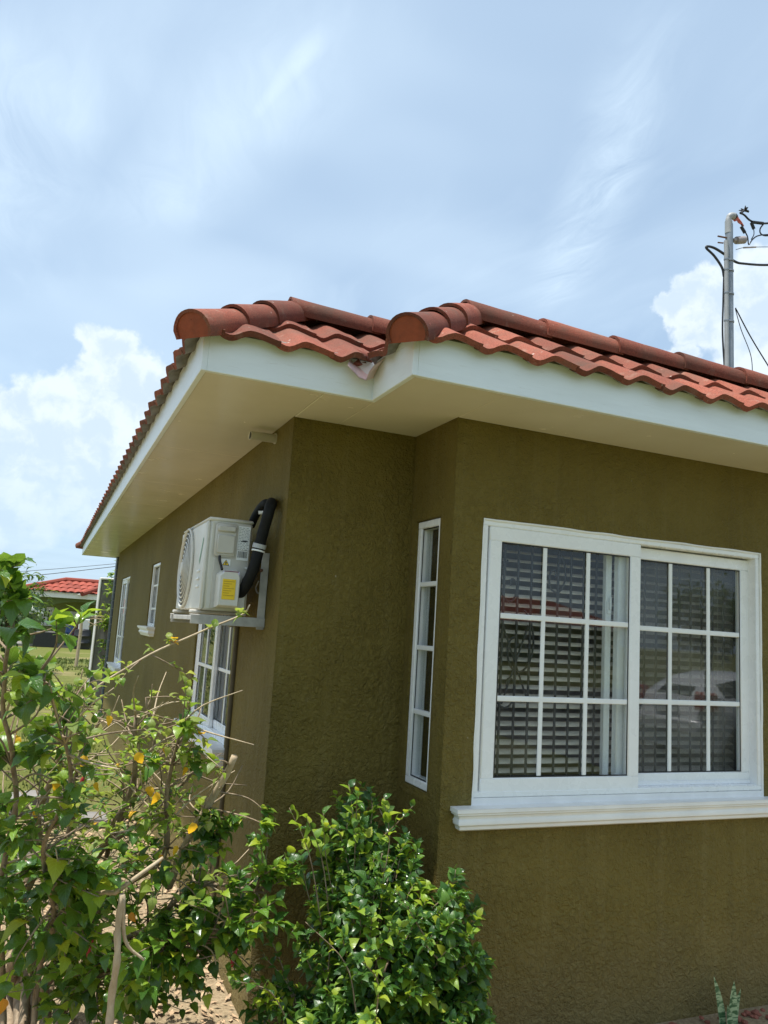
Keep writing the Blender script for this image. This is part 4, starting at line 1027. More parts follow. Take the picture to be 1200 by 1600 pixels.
stem([hb0+V3((.02,.06,-.03)),wp(90,1450,3.15),wp(150,1340,3.1),wp(240,1270,3.05),wp(310,1195,3.0)],.022,.005)
stem([hb0+V3((-.04,.05,-.03)),wp(50,1430,3.2),wp(110,1300,3.15),wp(120,1200,3.1),wp(165,1110,3.05)],.020,.005)
stem([hb0+V3((-.01,.04,-.03)),wp(60,1500,3.2),wp(140,1420,3.15),wp(180,1300,3.1),wp(240,1180,3.05),wp(230,1090,3.0)],.018,.004)
# the long arching twig that crosses in front of the outdoor unit
tw=[wp(70,1140,2.7),wp(160,1068,2.75),wp(250,1015,2.8),wp(320,985,2.85),wp(378,960,2.9),wp(391,945,2.92)]
stem(tw,.0048,.0028,'bark_pale')
for (x,y),n,mts in (((378,962),7,('leaf_pale','leaf_lime')),((330,980),2,('leaf_pale',)),((268,1004),8,('leaf_pale','leaf_yellow','leaf_lime')),((236,1020),2,('leaf_pale',)),((200,1040),3,('leaf_pale',)),((172,1056),8,('leaf_pale','leaf_lime'))):
    p=wp(x,y,2.82)
    for k in range(n): H.leaf(p+V3((random.uniform(-.012,.012),0,random.uniform(-.006,.012))),V3((random.uniform(-1,1),random.uniform(-1,1),random.uniform(-.2,1))),random.uniform(.018,.042),random.choice(mts))
# sawn-off branch
cb=[wp(262,1385,2.95),wp(290,1320,2.9),wp(325,1262,2.86),wp(368,1182,2.82)]
stem(cb,.017,.0125,'bark_pale')
H.wood_tube([wp(340,1235,2.86),wp(348,1228,2.80)],[.006,.004],'bark_pale',5)
H.wood_tube(bez([wp(170,1625,2.3),wp(174,1560,2.31),wp(183,1500,2.29),wp(184,1450,2.3),wp(191,1398,2.3)],4),[.0105-.0002*i+.0012*((i*7)%3) for i in range(17)],'bark_pale',8)
H.wood_tube(bez([wp(192,1400,2.3),wp(196,1470,2.32),wp(225,1500,2.34)],5),[.007-.0003*i for i in range(11)],'bark_pale',6)
H.wood_tube([wp(105,1392,2.5),wp(180,1395,2.4),wp(255,1340,2.45)],[.008,.008,.005],'bark_pale',6)
def tips(region,n,size,mts,nl,dist,tw=.16,bare=.35,upb=.35,r0=.004):
    for k in range(n):
        x=random.uniform(region[0],region[2]); y=random.uniform(region[1],region[3]); d=random.uniform(*dist); tip=wp(x,y,d)
        hub=min(hubs,key=lambda h:(h-tip).length+random.uniform(0,.12)+max(0,h.z-tip.z)*.6)
        base=hub
        if (tip-hub).length>.5: base=hub
        H.sprig(base,tip,size,mts,nl,r0,max(bare,1-.22/max((tip-base).length,.1)) if (tip-base).length>.25 else bare,upb)
G=('leaf',)*5+('leaf_lime',); GP=('leaf','leaf_pale','leaf_lime','leaf_pale'); PP=('leaf_pale','leaf_pale','leaf_lime','leaf')
tips((-25,862,34,960),5,.070,G,7,(1.95,2.2),bare=.3)
tips((-60,940,45,1060),6,.070,G,7,(1.95,2.25))
tips((70,945,140,1030),3,.075,('leaf_lime','leaf','leaf'),4,(2.0,2.3),bare=.7)
tips((-60,1030,120,1160),12,.066,G,7,(1.95,2.5))
tips((-60,1160,80,1330),11,.066,G,7,(2.0,2.6))
tips((60,1060,330,1300),95,.038,PP,5,(2.5,3.1),bare=.4,r0=.0028)
tips((110,1130,340,1340),60,.036,('leaf_pale',)*5+('leaf_yellow','leaf','leaf','leaf_lime','leaf_lime'),4,(2.6,3.1),bare=.5,r0=.0028)
tips((235,1110,335,1210),10,.060,('leaf_lime','leaf','leaf_pale'),5,(2.6,2.85),bare=.5)
tips((0,1320,190,1440),24,.074,G,8,(2.3,2.8))
tips((60,1470,260,1620),36,.070,G,9,(2.4,2.9),bare=.2)
tips((-60,1420,60,1620),10,.075,G,6,(2.3,2.8))
tips((20,1180,330,1520),110,.040,('leaf_pale','leaf_lime','leaf','leaf'),5,(2.85,3.35),bare=.35,r0=.0028)
tips((60,1330,330,1560),60,.056,('leaf','leaf_lime','leaf','leaf_pale'),6,(2.5,3.1),bare=.35,r0=.003)
tips((50,1040,170,1300),24,.048,('leaf_lime','leaf','leaf_pale','leaf'),6,(2.1,2.7),bare=.4,r0=.003)
tips((-50,1320,230,1570),44,.056,G,7,(2.35,3.0),bare=.3,r0=.003)
tips((-50,1010,110,1310),20,.056,G,6,(2.1,2.6),bare=.35,r0=.003)
tips((290,1270,380,1330),9,.055,('leaf',)*5+('leaf_lime',),9,(2.75,2.9),bare=.55)
tips((390,1262,440,1330),5,.052,('leaf','leaf','leaf_lime'),9,(2.7,2.85),bare=.75)
tips((290,1330,470,1480),46,.054,('leaf',)*3+('leaf_lime',),8,(2.65,2.95),bare=.4)
tips((230,1400,420,1580),40,.054,('leaf',)*4+('leaf_lime',),8,(2.6,2.95),bare=.4)
# bare twigs and curled yellow leaves
def inpx(p,x0,y0,x1,y1):
    d=p-CAM; dep=d.dot(cF); x=600+CF*d.dot(cR)/dep; y=800-CF*d.dot(cU)/dep; return x0<x<x1 and y0<y<y1
cand=[h for h in hubs if inpx(h,-20,1120,330,1560)]
for k in range(230):
    h=random.choice(cand); tip=h+V3((random.uniform(-.2,.24),random.uniform(-.2,.2),random.uniform(-.08,.20))); path=bez([h,h.lerp(tip,.5)+V3((random.uniform(-.03,.03),0,random.uniform(-.03,.03))),tip],3); H.wood_tube(path,[.0040-.0004*i for i in range(len(path))],'bark' if k%2 else 'bark_pale',5)
for x,y in ((168,1118),(236,1228),(245,1237),(288,1198),(272,1322),(60,1262),(130,1180),(150,1222),(205,1425),(5,1560),(25,1148),(250,1335),(300,1285),(90,1220),(215,1175)):
    p=wp(x,y,random.uniform(2.4,2.75)); H.leaf(p,V3((random.uniform(-.5,.5),random.uniform(-.5,.2),-1)),random.uniform(.030,.048),'leaf_yellow',V3((random.uniform(-1,1),-1,.3)))
H.finish(295)
for x,y in ((125,1222),(138,1480),(363,1496)):
    p=wp(x,y,2.5 if x!=363 else 2.62); m=MB(); r=.011; pts=[p+V3((0,0,-.03)),p+V3((.002,0,-.02)),p+V3((.004,-.002,.0)),p+V3((.010,-.004,.018)),p+V3((.014,-.004,.03))]; m.tube(bez(pts,2),[.003,.005,.007,.008,.007,.006,.004,.002,.001],7); m.build('flower_bud','petal',hr,'all')

# ------------------------------------------------------------------ dense bush in the corner of the bay
random.seed(5)
bs=thing('corner_bush',(-.34,-.12,-.095),'dense glossy green bush growing in the corner below the narrow bay window','bush')
B=Plant(bs,'oval'); b0=V3((-.34,-.12,-.10))
lobes=[((-.36,-.20,.36),(.32,.26,.36),230),((-.34,.05,.64),(.15,.14,.34),90),((-.10,-.30,.36),(.18,.15,.36),120),((-.58,-.25,.18),(.28,.22,.26),90),((-.20,.02,.50),(.20,.16,.28),50),((-.06,-.30,.14),(.20,.17,.22),60),((-.40,-.42,.18),(.36,.2,.24),100),((-.13,.05,.68),(.08,.08,.16),14)]
for c,rd_,n in lobes:
    c=V3(c)
    for k in range(n):
        while 1:
            v=V3((random.uniform(-1,1),random.uniform(-1,1),random.uniform(-1,1)))
            if .5<v.length<1: break
        tip=c+V3((v.x*rd_[0],v.y*rd_[1],v.z*rd_[2]))
        if mnoise.noise(tip*5.5+V3((2,9,4)))<-.24 and random.random()<.85: continue
        if tip.z<.04: tip.z=.04+random.uniform(0,.1)
        if tip.x>-.03 and tip.y>-.05: continue
        if tip.y>.38: tip.y=.38
        base=V3((b0.x+(tip.x-b0.x)*.45,b0.y+(tip.y-b0.y)*.45,max(.05,tip.z*.55)))
        newg=random.random()<(.32 if tip.z>.5 or v.z>.55 else .10)
        B.sprig(base.lerp(tip,.55),tip,.047,('leaf_bush','leaf_lime') if newg else ('leaf_bush',)*7+('leaf_lime',),15,.003,.10,.10,'bark',V3((v.x*.6-.1,v.y*.6-.35,.3)))
        if k%7==0: B.wood_tube(bez([b0,b0.lerp(base,.5)+V3((0,0,.05)),base.lerp(tip,.4)],4),[.008-.0006*i for i in range(9)],'bark',5)
for k in range(34):                    # upright and arching shoots that break the outline
    a=random.uniform(0,6.28); c=V3(random.choice(lobes)[0]); tip=c+V3((math.cos(a)*.30,math.sin(a)*.22-.05,random.uniform(.12,.42)))
    if tip.z>1.0 or (tip.x>-.03 and tip.y>-.05) or (tip.x>-.16 and tip.z>.62) or tip.x>.06: continue
    B.sprig(c.lerp(tip,.3),tip,.042,('leaf_bush','leaf_lime','leaf_bush'),10,.003,.2,.3)
# the spray of larger leaves reaching left, and the fresh shoots
for (x,y,d) in((452,1262,2.75),(478,1275,2.8),(470,1330,2.85),(585,1340,2.85),(600,1345,2.8),(545,1225,3.05),(600,1245,3.0),(728,1395,3.0),(715,1415,3.0),(700,1440,3.0),(735,1540,2.9),(742,1570,2.9),(745,1590,2.9),(505,1270,2.95)):
    tip=at(x,y,d); B.sprig(b0.lerp(tip,.8 if x>700 else .55)+V3((0,0,.05 if x<700 else -.03)),tip,.060 if x<700 else .05,('leaf_lime','leaf_bush'),8,.003,.5,.5)
B.finish(295)

# ------------------------------------------------------------------ small plants, litter, stones
random.seed(11)
sn=thing('snake_plant',(1.412,-.15,-.095),'small banded snake plant at the foot of the front wall below the window','plant')
for (x,y,h,lean,w_) in((1.375,-.15,.175,-.045,.020),(1.425,-.16,.155,.015,.026),(1.452,-.14,.12,.05,.020),(1.40,-.17,.09,-.01,.018)):
    m=MB(); n=7; L=[];Rr=[];C_=[]
    for i in range(n+1):
        t=i/n; ww=w_*(math.sin(math.pi*(.28+.72*t)))**.7 if t<1 else 0; c=V3((x+lean*t*t,y+.01*t,h*t*1.35-.10)); L.append(c+V3((-ww,0,0))); C_.append(c+V3((0,.009*(1-t),0))); Rr.append(c+V3((ww,0,0)))
    vs=L+C_+Rr; fs=[(i,i+1,n+1+i+1,n+1+i) for i in range(n)]+[(n+1+i,n+1+i+1,2*n+2+i+1,2*n+2+i) for i in range(n)]
    m.add(vs,fs); m.build('leaf','snake',sn,'all')
def rock(mb,p,r):
    bm=bmesh.new(); bmesh.ops.create_icosphere(bm,subdivisions=1,radius=r); o=len(mb.v)
    mb.add([p+V3((v.co.x*random.uniform(.8,1.3),v.co.y*random.uniform(.8,1.3),v.co.z*random.uniform(.5,.8))) for v in bm.verts],[[v.index for v in f.verts] for f in bm.faces]); bm.free()
m=MB()
for k in range(420): rock(m,V3((random.uniform(.3,2.6),random.uniform(-.75,-.03),random.uniform(0,.015)-.095)),random.uniform(.010,.026))
tag(m.build('gravel_bed','redstone'),'red lava gravel strip along the foot of the front wall','gravel',kind='stuff')
m=MB()
for k in range(11000):
    x=random.uniform(-3.2,-.2); y=random.uniform(-1.2,4.0)
    if x>WX and y>-.2: continue
    s=random.uniform(.008,.03); a=random.uniform(0,6.28); p=V3((x,y,random.uniform(.003,.022)+gz(x,y))); u=V3((math.cos(a),math.sin(a),random.uniform(-.35,.35)))*s; v=V3((-math.sin(a),math.cos(a),random.uniform(-.35,.35)))*s*random.uniform(.15,.6)
    m.add([p-u,p+v,p+u,p-v],[(0,1,2,3)])
tag(m.build('leaf_litter','litter'),'dry tan leaf litter and twigs on the soil under the shrubs','leaf litter',kind='stuff')
m=MB()
for k in range(30000):
    y=random.uniform(2.6,26)**1.0; x=random.uniform(-9,-.75) if y<LEN else random.uniform(-9,2.5)
    if mnoise.noise(V3((x*.5,y*.35,3)))<-.12: continue
    h=random.uniform(.03,.09); a=random.uniform(0,6.28); wv=V3((math.cos(a),math.sin(a),0))*random.uniform(.004,.009)*(1+y*.12); lean=V3((random.uniform(-.5,.5),random.uniform(-.5,.5),1))*h; p=V3((x,y,gz(x,y)))
    m.add([p-wv,p+wv,p+lean],[(0,1,2)])
tag(m.build('lawn_grass','grass'),'patchy short lawn grass beyond the hibiscus','grass',kind='stuff')
# concrete slabs lying by the lawn
for i,(x,y,a,sx,sy,sz,lab) in enumerate(((-1.62,3.1,.3,.42,.26,.10,'pale concrete slab lying on soil seen between the hibiscus stems'),(-1.15,3.9,-.2,.55,.22,.08,'long grey concrete slab lying beside the side wall'),(-1.55,4.3,.5,.30,.25,.16,'stubby grey concrete block on the lawn behind the hibiscus'))):
    m=MB().bbox(-sx/2,sx/2,-sy/2,sy/2,0,sz,.012); o=m.build('concrete_slab','concrete_white' if i==0 else 'concrete'); o.location=(x,y,gz(x,y)); o.rotation_euler=(0,0,a); tag(o,lab,'slab','loose concrete slabs')

# ------------------------------------------------------------------ beyond the house
# grey pillar with a vine, blue tiled column
pl=thing('gate_pillar',(-.60,12.0,0),'weathered grey concrete gate pillar with a whitewashed edge and vine','pillar')
MB().bbox(-.715,-.40,11.9,12.25,0,2.16,.015).build('shaft','concrete',pl); MB().bbox(-.745,-.716,11.88,12.27,0,2.20,.01).build('white_edge','concrete_white',pl); MB().bbox(-.735,-.38,11.87,12.28,2.161,2.20,.01).build('coping','concrete_white',pl)
MB().tube([(-.50,11.86,0),(-.50,11.86,1.55)],.025,8).build('red_post',simple('red_oxide_post',(.16,.035,.03),.7,.2),pl)
vn=thing('climbing_vine',(-.42,11.7,0),'scraggly green vine with bare twigs climbing the gate pillar','vine')
V=Plant(vn,'oval'); random.seed(31); tr=bez([(-.36,11.7,0),(-.40,11.75,.8),(-.50,11.75,1.4),(-.42,11.7,2.0),(-.34,11.7,2.35)],5); V.wood_tube(tr,[.022-.0008*i for i in range(len(tr))],'bark',6)
for k in range(95):
    p=random.choice(tr[4:]); tip=p+V3((random.uniform(-.28,.22),random.uniform(-.2,.1),random.uniform(-.12,.2))); V.sprig(p,tip,.10,('leaf_bush','leaf_pale','leaf_lime'),6,.006,.2)
for k in range(26):
    p=V3((-.5,11.72,1.42)); a=random.uniform(0,6.28); tip=p+V3((math.cos(a)*.38,-.05,math.sin(a)*.14+random.uniform(-.05,.12))); V.wood_tube(bez([p,p.lerp(tip,.5)+V3((0,-.06,random.uniform(-.1,.1))),tip],4),[.008]*9,'bark_pale',4)
V.finish(120)
bc=thing('tiled_column',(-.47,10.75,0),'dark slate blue tiled column rising just behind the far end of the house','column')
MB().bbox(-.585,-.36,10.62,10.85,0,S+.1,.004).build('core','grout',bc)
tm=MB().bbox(-.106,.106,-.004,.004,-.058,.058,.002).mesh('tile','bluetile'); tm2=MB().bbox(-.004,.004,-.11,.11,-.058,.058,.002).mesh('tile','bluetile')
for k in range(20):
    o=put('tile',tm,bc); o.location=(-.4725,10.617,.07+k*.127)
    o=put('tile',tm2,bc); o.location=(-.588,10.735,.07+k*.127)

# neighbouring house across the lawn ------------------------------------
NY=35.0; K=lambda x,y,yy=NY:on(x,y,1,yy)
nh=thing('neighbour_house',(-1,NY,0),'far green bungalow with arched porch and bright red tiled roof','house')
ez=K(90,933).z; x0=K(40,925).x; x1=x0+9.0
hw=MB()
for (a,b,c,d) in((x0+.55,x1,2.6,2.85),): hw.bbox(a,b,NY+c,NY+d,0,ez,.02)
hw.build('wall','green_wall_l',nh)
# porch beam with two arches, columns
beam=MB(); nA=14; ax_=[(x0+.85,x0+3.6),(x0+4.2,x0+6.9)]
top=ez; low=K(60,950).z
pts=[(x0+.25,top),(x0+.25,low)]
for a,b in ax_:
    pts.append((a,low)); 
    for i in range(1,nA): t=i/nA; pts.append((a+(b-a)*t,low+.38*math.sin(math.pi*t)**.7))
    pts.append((b,low))
pts+=[(x1-.3,low),(x1-.3,top)]
def strip(pts,y0_,y1_):
    m=MB(); n=len(pts)
    # beam cut into quads between the arch line and the top edge
    lowp=pts[1:-1]
    for (xa,za),(xb,zb) in zip(lowp[:-1],lowp[1:]):
        if xb-xa<1e-4: continue
        m.add([(xa,y0_,za),(xb,y0_,zb),(xb,y0_,top),(xa,y0_,top),(xa,y1_,za),(xb,y1_,zb),(xb,y1_,top),(xa,y1_,top)],[(0,1,2,3),(5,4,7,6),(0,4,5,1),(3,2,6,7)])
    return m
strip(pts,NY+.2,NY+.45).build('porch_beam','green_wall',nh)
for xc in(x0+.55,x0+3.9,x0+7.2):
    MB().bbox(xc-.22,xc+.22,NY+.16,NY+.50,0,low,.02).build('porch_column','green_wall',nh); MB().bbox(xc-.30,xc+.30,NY+.10,NY+.56,low-.26,low+.01,.03).build('column_capital','far_white',nh)
MB().bbox(x0,x1,NY-.1,NY+.02,ez-.02,ez+.22,.01).build('fascia_board','far_white',nh); MB().bbox(x0,x0+.12,NY+.02,NY+5.5,ez-.02,ez+.22,.01).build('fascia_board','far_white',nh)
MB().box(x0+.12,x1,NY+.02,NY+5.5,ez-.01,ez+.02).build('soffit_panel','far_white',nh)
rz=K(95,909).z; rf=MB(); e0=ez+.22
rf.add([(x0-.15,NY-.2,e0),(x1,NY-.2,e0),(x1,NY+1.5,rz+.1),(x0+1.6,NY+1.5,rz+.1),(x0-.15,NY+5.5,e0),(x0+1.6,NY+4,rz+.1),(x1,NY+4,rz+.1)],[(0,1,2,3),(0,3,5,4),(3,2,6,5)])
nroof=rf.build('roof','far_tile',nh)
# rows of rolled tile on the visible slope
sv=V3((0,1.7,rz+.1-e0)); ln=sv.length; sv.normalize(); nrm=V3((1,0,0)).cross(sv)
tb=MB(); nu=8
vs=[]
for j in(0,1):
    for i in range(nu+1):
        u=i/nu; vs.append((u*.30,j*.62,.05*math.sin(math.pi*u)**1.2+.03*(1-j)))
tb.add(vs,[(i,i+1,nu+1+i+1,nu+1+i) for i in range(nu)]); tb.add([(a,b,c-.03) for a,b,c in vs],[(i+nu+1,nu+1+i+1,i+1,i) for i in range(nu)]); tb.add([vs[i] for i in range(nu+1)]+[(vs[i][0],vs[i][1],vs[i][2]-.03) for i in range(nu+1)],[(i,nu+1+i,nu+2+i,i+1) for i in range(nu)])
tmesh=tb.mesh('roof_tile','far_tile',True)
for c in range(3):
    k=0
    while True:
        p=V3((x0-.1+c*.55+k*.30,NY-.22,e0+.01))+sv*(c*.57); k+=1
        if p.x>x1-.3 or k>30: break
        o=put('roof_tile',tmesh,nroof); o.matrix_basis=Matrix(((1,sv.x,nrm.x,p.x),(0,sv.y,nrm.y,p.y),(0,sv.z,nrm.z,p.z),(0,0,0,1)))
m=MB(); m.tube([(x0-.15,NY-.25,e0+.08),(x0+1.6,NY+1.5,rz+.16),(x1,NY+1.5,rz+.16)],.12,8); m.build('ridge_cap','far_tile',nroof,True)
gv=K(128,924); m=MB(); m.tube([V3((gv.x-.0,NY-.55,e0-.02)),V3((gv.x+1.2,NY+.9,rz+.05))],.11,8); m.build('ridge_cap','far_tile',nroof,True)
MB().add([(gv.x-.2,NY-.30,e0-.05),(gv.x+.3,NY-.34,e0-.05),(gv.x+.2,NY-.3,e0+.12)],[(0,1,2)]).build('valley_flashing','far_white',nroof)
# windows and door on the back of the porch
def nwin(px0,px1,py0,py1):
    a=K(px0,py1,NY+2.58); b=K(px1,py0,NY+2.58)
    m=ringframe(1,a.x,b.x,a.z,b.z,NY+2.50,NY+2.59,.10,.01); wn=m.build('window','far_white',nh)
    MB().box(a.x+.08,b.x-.08,NY+2.56,NY+2.575,a.z+.08,b.z-.08).build('pane','carglass',wn)
    for t in(.5,): MB().box((a.x+b.x)/2-.05,(a.x+b.x)/2+.05,NY+2.49,NY+2.55,a.z+.1,b.z-.1).build('mullion','far_white',wn)
    for t in(.25,.75): xx=a.x+(b.x-a.x)*t; MB().box(xx-.018,xx+.018,NY+2.515,NY+2.55,a.z+.1,b.z-.1).build('muntin','far_white',wn)
    for t in(.36,.68): zz=a.z+(b.z-a.z)*t; MB().box(a.x+.1,b.x-.1,NY+2.512,NY+2.548,zz-.018,zz+.018).build('muntin','far_white',wn)
    MB().bbox(a.x-.1,b.x+.1,NY+2.40,NY+2.60,a.z-.12,a.z-.001,.01).build('sill','far_white',wn)
nwin(61,85,949,973); nwin(97,108,958,975)
a=K(110,955,NY+2.58); MB().bbox(a.x,a.x+.9,NY+2.54,NY+2.60,.1,a.z,.01).build('door','far_white',nh)
MB().box(x0-.4,x1,NY-.1,NY+2.6,0,.10).build('porch_floor','concrete',nh)
MB().bbox(K(54,985).x,K(54,985).x+.9,NY-.35,NY-.15,.0,K(60,986).z,.02).build('porch_gate','blackpl',nh)
MB().bbox(K(74,985).x,K(87,985).x,NY-.30,NY-.12,.0,K(80,986).z,.02).build('porch_gate','blackpl',nh)
# things on the porch
def box_thing(name,px0,px1,py0,py1,yy,mt,label,cat,dep=.5):
    a=K(px0,py1,yy); b=K(px1,py0,yy); zb=max(0,a.z)
    return a.x,b.x,yy,yy+dep,.1 if zb<.5 else zb,b.z
def barrel(name,cx,cy,r,z0_,z1_,mt,label,cat):
    m=MB(); h=z1_-z0_; m.tube([(cx,cy,z0_),(cx,cy,z0_+.04*h),(cx,cy,z0_+.3*h),(cx,cy,z0_+.33*h),(cx,cy,z0_+.36*h),(cx,cy,z0_+.65*h),(cx,cy,z0_+.68*h),(cx,cy,z0_+.71*h),(cx,cy,z0_+.97*h),(cx,cy,z1_)],[r*.9,r,r,r*1.06,r,r,r*1.06,r,r*.97,r*.9],14)
    return tag(m.build(name,mt,None,True),label,cat)
p=K(110,1003); barrel('water_drum',p.x,NY+.3,.26,.1,.95,'bluecloth','blue plastic water drum on the neighbour porch','drum')
p=K(127,1003); barrel('grill_drum',p.x,NY-.6,.36,0,.85,'blackpl','black drum grill on the neighbour porch with a white carton on it','grill')
MB_=MB().bbox(p.x-.22,p.x+.22,NY-.85,NY-.4,.852,1.30,.02); MB_.bbox(p.x-.225,p.x+.225,NY-.62,NY-.58,1.29,1.305,.004); tag(MB_.build('carton','greypl'),'white carton standing on the black drum grill','carton')
p=K(119,1000); m=MB(); n=16; vs=[]
for j,(z_,r) in enumerate(((.02,.22),(.25,.30),(.7,.26),(1.15,.20),(1.45,.10),(1.5,.03))):
    for i in range(n): a=6.283*i/n; rr_=r*(1+.16*math.sin(i*2.5+j)); vs.append((p.x+rr_*math.cos(a),NY+.2+rr_*.7*math.sin(a),z_+.1))
m.add(vs,[(j*n+i,j*n+(i+1)%n,(j+1)*n+(i+1)%n,(j+1)*n+i) for j in range(5) for i in range(n)]); tag(m.build('laundry_heap','maroon',None,'all'),'maroon cloth hung in a bundle between the drums on the porch','cloth')
st=K(104,1000); m=MB(); m.tube([(st.x,22.0,0),(st.x+.02,22.0,1.05),(st.x+.0,22.0,1.55)],[.05,.045,.04],8); tag(m.build('fence_post','bark_pale',None,True),'pale round fence post standing alone on the lawn','post')
# second far house behind the tree
n2=thing('pink_house',(-8,52,0),'far pale house with a pinkish tiled roof half hidden by the mango tree','house')
a=on(20,948,1,52); MB().bbox(a.x-4,a.x+3.2,52,57,0,a.z,.02).build('wall','green_wall_l',n2)
r2=MB().add([(a.x-4.4,51.6,a.z),(a.x+3.6,51.6,a.z),(a.x+2,54,a.z+1.0),(a.x-3,54,a.z+1.0),(a.x+3.6,57.4,a.z),(a.x-4.4,57.4,a.z)],[(0,1,2,3),(1,4,2),(4,5,3,2),(5,0,3)]); r2.build('roof','far_tile',n2); MB().bbox(a.x-4.4,a.x+3.6,51.5,51.62,a.z-.25,a.z-.001,.01).build('fascia_board','far_white',n2)
# mango tree at the left edge
def tree(name,label,base,h,rad,nclump,seed,leaf=.22,mt=('leaf_far',),kind='mango',per=13,trunk=.18,parts=60,group=None,cz=.62):
    random.seed(seed); t=thing(name,base,label,'tree',group); T=Plant(t,kind); b=V3(base); top=b+V3((0,0,h*.55))
    T.wood_tube(bez([b-V3((0,0,.05)),b+V3((.05,0,h*.25)),top],4),[trunk*(1-.06*i) for i in range(9)],'bark_dark',8)
    for k in range(nclump):
        while 1:
            v=V3((random.uniform(-1,1),random.uniform(-1,1),random.uniform(-1,1)))
            if .35<v.length<1: break
        v=V3((v.x*rad,v.y*rad,v.z*h*(1-cz)*.98)); c=b+V3((0,0,h*cz))+v*(1+.2*mnoise.noise(v*.8+V3((seed,0,0))))
        if c.z<.25: c.z=.25
        if k%4==0: T.wood_tube(bez([b+V3((0,0,h*random.uniform(.25,.5))),b.lerp(c,.5)+V3((0,0,h*.2)),c],3),[.04*h/4-.004*i for i in range(7)],'bark_dark',5)
        for j in range(per):
            p=c+V3((random.gauss(0,1),random.gauss(0,1),random.gauss(0,1)))*leaf*.9; d=(p-b-V3((0,0,h*.4))).normalized()+V3((random.uniform(-.7,.7),random.uniform(-.7,.7),random.uniform(-.9,.3))); T.leaf(p,d,leaf*random.uniform(.7,1.25),random.choice(mt))
    T.finish(parts,'crown'); return t
mb_=on(8,1040,2,0); 
tree('mango_tree','rounded dark mango tree with drooping leaves in front of the far green house',(-2.75,19.0,0),2.65,1.15,150,3,.17)
tree('shade_tree','tall spreading shade tree across the road beside the cream house gate',(14,-33,0),6.5,3.0,170,8,.42,per=11,parts=0,group='trees across the road')
tree('shade_tree','broad leafy shade tree across the road behind the parked car',(40,-38,0),6.0,3.0,150,9,.42,per=11,parts=0,group='trees across the road')
tree('shade_tree','lone leafy shade tree across the road far beyond the red roofed house',(52,-44,0),7.0,3.4,150,12,.42,per=11,parts=0,group='trees across the road')
# overhead lines in the distance
for i,(y0p,y1p,dd,lab) in enumerate(((905,884,30,'upper overhead line in the far sky beside the eave'),(896,880,40,'faint overhead line dipping above the far red roof'),(900,908,44,'lowest overhead line just above the far red roof'))):
    pa=at(-150,y0p,dd); pb=at(190,y1p,dd); pc=pa.lerp(pb,.5)-V3((0,0,.18)); ex=pb+(pb-pa)*.6
    cable('overhead_line',[pa,pc,pb,ex],.012,'cable',lab,6,'cable')
pm=K(110,905); m=MB(); m.tube([(pm.x,46,0),(pm.x,46,on(110,904,1,46).z)],.09,8); m.tube([(pm.x-.6,46,on(110,904,1,46).z-.3),(pm.x+.6,46,on(110,904,1,46).z-.3)],.05,6); tag(m.build('line_pole','bark_dark',None,True),'slim dark pole top showing above the far red roof','utility pole')

# ------------------------------------------------------------------ across the road behind the photographer: shows in the window glass
oh=thing('opposite_house',(30,-46,0),'red roofed cream house across the road','house')
def OB(x0,x1,y0,y1,z0,z1,b=.02): return MB().bbox(30+x0,30+x1,-46+y0,-46+y1,z0,z1,b)
OB(-9,9,-9,0,0,2.9).build('wall','green_wall_l',oh)
rf=MB().add([(20.4,-45.4,2.9),(39.6,-45.4,2.9),(39.6,-55.6,2.9),(20.4,-55.6,2.9),(24.5,-50.5,4.9),(35.5,-50.5,4.9)],[(0,1,5,4),(1,2,5),(2,3,4,5),(3,0,4),(0,3,2,1)]); rf.build('roof','far_tile',oh)
OB(-9.62,9.62,.62,.68,2.68,2.895,.01).build('fascia_board','far_white',oh)
for x in(-7.5,-4,0.5,5):
    f_=OB(x,x+1.6,.001,.05,1.0,2.2,.01).build('window','far_white',oh); OB(x+.1,x+1.5,.052,.06,1.1,2.1,.002).build('pane','carglass',f_)
OB(3.2,4.2,.001,.06,0,2.15,.01).build('door','bark_dark',oh)
for i,z in enumerate((5.6,6.3)):
    cable('street_line',[V3((-30,-20.2,z+.6)),V3((0,-20.2,z)),V3((30,-20.2,z+.2)),V3((70,-20.2,z+.9))],.03,'cable',('lower','upper')[i]+' street cable strung along the far side of the road',8)
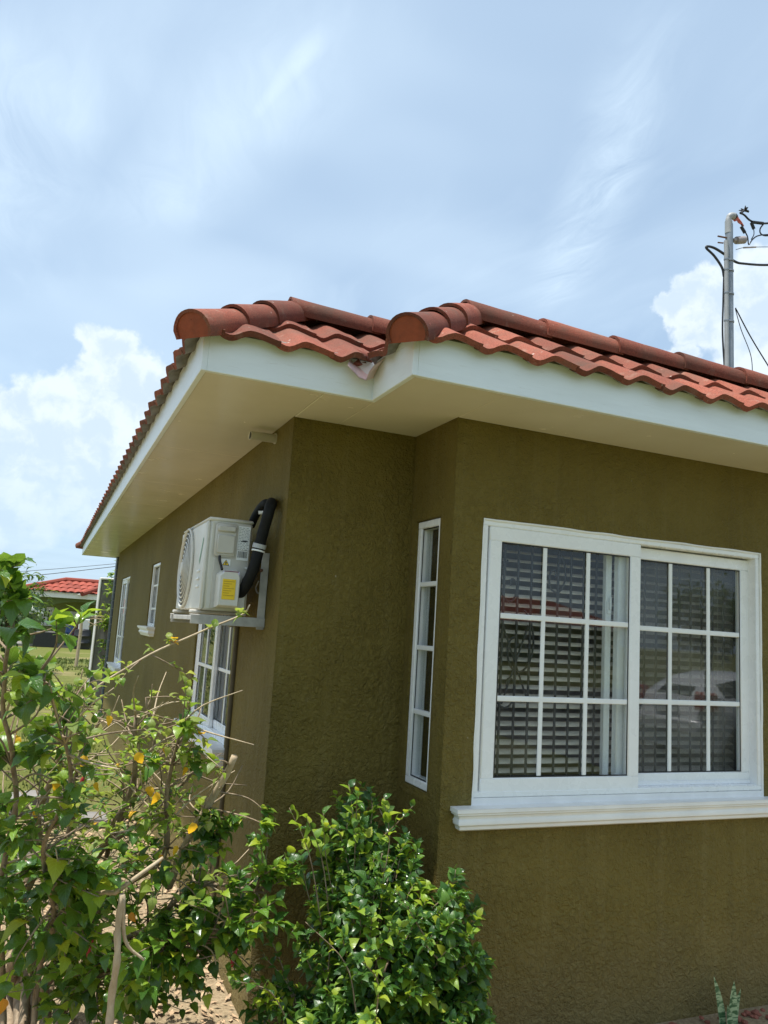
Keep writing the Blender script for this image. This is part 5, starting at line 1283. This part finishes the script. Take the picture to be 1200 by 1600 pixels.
# parked car on the driveway, mirrored in the right sash
car=thing('parked_car',(9.1,-6.3,-.07),'white hatchback with red tail lamps parked on the driveway','car')
def car_sec(x):   # half width and heights along the car, x from rear 0 to front 4.1
    pass
prof_top=[(0,.58),(.03,.84),(.10,.92),(.42,1.22),(.85,1.31),(1.5,1.33),(2.1,1.28),(2.85,.96),(3.6,.86),(4.0,.74),(4.1,.55)]
def top_z(x):
    for (a,za),(b,zb) in zip(prof_top[:-1],prof_top[1:]):
        if a<=x<=b: return za+(zb-za)*(x-a)/(b-a)
    return .5
NSEC=28; ring=[]; CX,CY=7.1,-6.3
for i in range(NSEC+1):
    x=4.1*i/NSEC; zt=top_z(x); hw_=.80*(1-.18*abs(x/4.1*2-1)**4); belt=min(zt,.98); row=[]
    hr_=hw_*(.80 if zt>1.05 else .94)
    for (yy,zz) in((-hw_*.92,.22),(-hw_,.40),(-hw_,.70),(-hw_*.97,belt),(-hr_*.9,max(belt,zt-.07)),(-hr_*.55,zt),(hr_*.55,zt),(hr_*.9,max(belt,zt-.07)),(hw_*.97,belt),(hw_,.70),(hw_,.40),(hw_*.92,.22)): row.append((CX+x,CY+yy,zz-.07))
    ring.append(row)
m=MB(); vs=[v for r_ in ring for v in r_]; n=12; fs=[];mi=[]
for i in range(NSEC):
    xm=4.1*(i+.5)/NSEC
    for j in range(n-1):
        fs.append((i*n+j,i*n+j+1,(i+1)*n+j+1,(i+1)*n+j)); gl=(j in(3,7) and .45<xm<2.75 and not 1.35<xm<1.5) or (j in (4,5,6) and (2.15<xm<2.8)) or (j in(5,) and .10<xm<.30); mi.append(1 if gl else 0)
fs+=[tuple(range(n)),tuple(NSEC*n+k for k in range(n))[::-1]]; mi+=[0,0]
m.v=vs;m.f=fs;m.mi=mi; m.build('body',['carwhite','carglass'],car,True)
for x in(.75,3.30):
    for s_ in(-1,1):
        y=CY+s_*.72; w_=MB(); w_.tube([(CX+x,y-.09,.24),(CX+x,y-.08,.24),(CX+x,y+.08,.24),(CX+x,y+.09,.24)],[.27,.31,.31,.27],20); wh=w_.build('wheel','blackpl',car,True); MB().tube([(CX+x,y+s_*.09,.24),(CX+x,y+s_*.105,.24)],[.20,.17],12).build('rim','galv',wh)
for s_ in(-1,1):
    m=MB(); m.bbox(CX-.03,CX+.22,CY+s_*.70-.12,CY+s_*.70+.12,.72,.98,.03); m.build('tail_lamp','tail',car,True)
    m=MB(); m.bbox(CX+3.85,CX+4.06,CY+s_*.60-.15,CY+s_*.60+.15,.62,.76,.03); m.build('headlamp','label',car,True)
MB().bbox(CX-.06,CX+.06,CY-.72,CY+.72,.36,.58,.04).build('bumper','carwhite',car,True); MB().bbox(CX-.015,CX+.02,CY-.26,CY+.26,.66,.78,.004).build('number_plate','label',car)
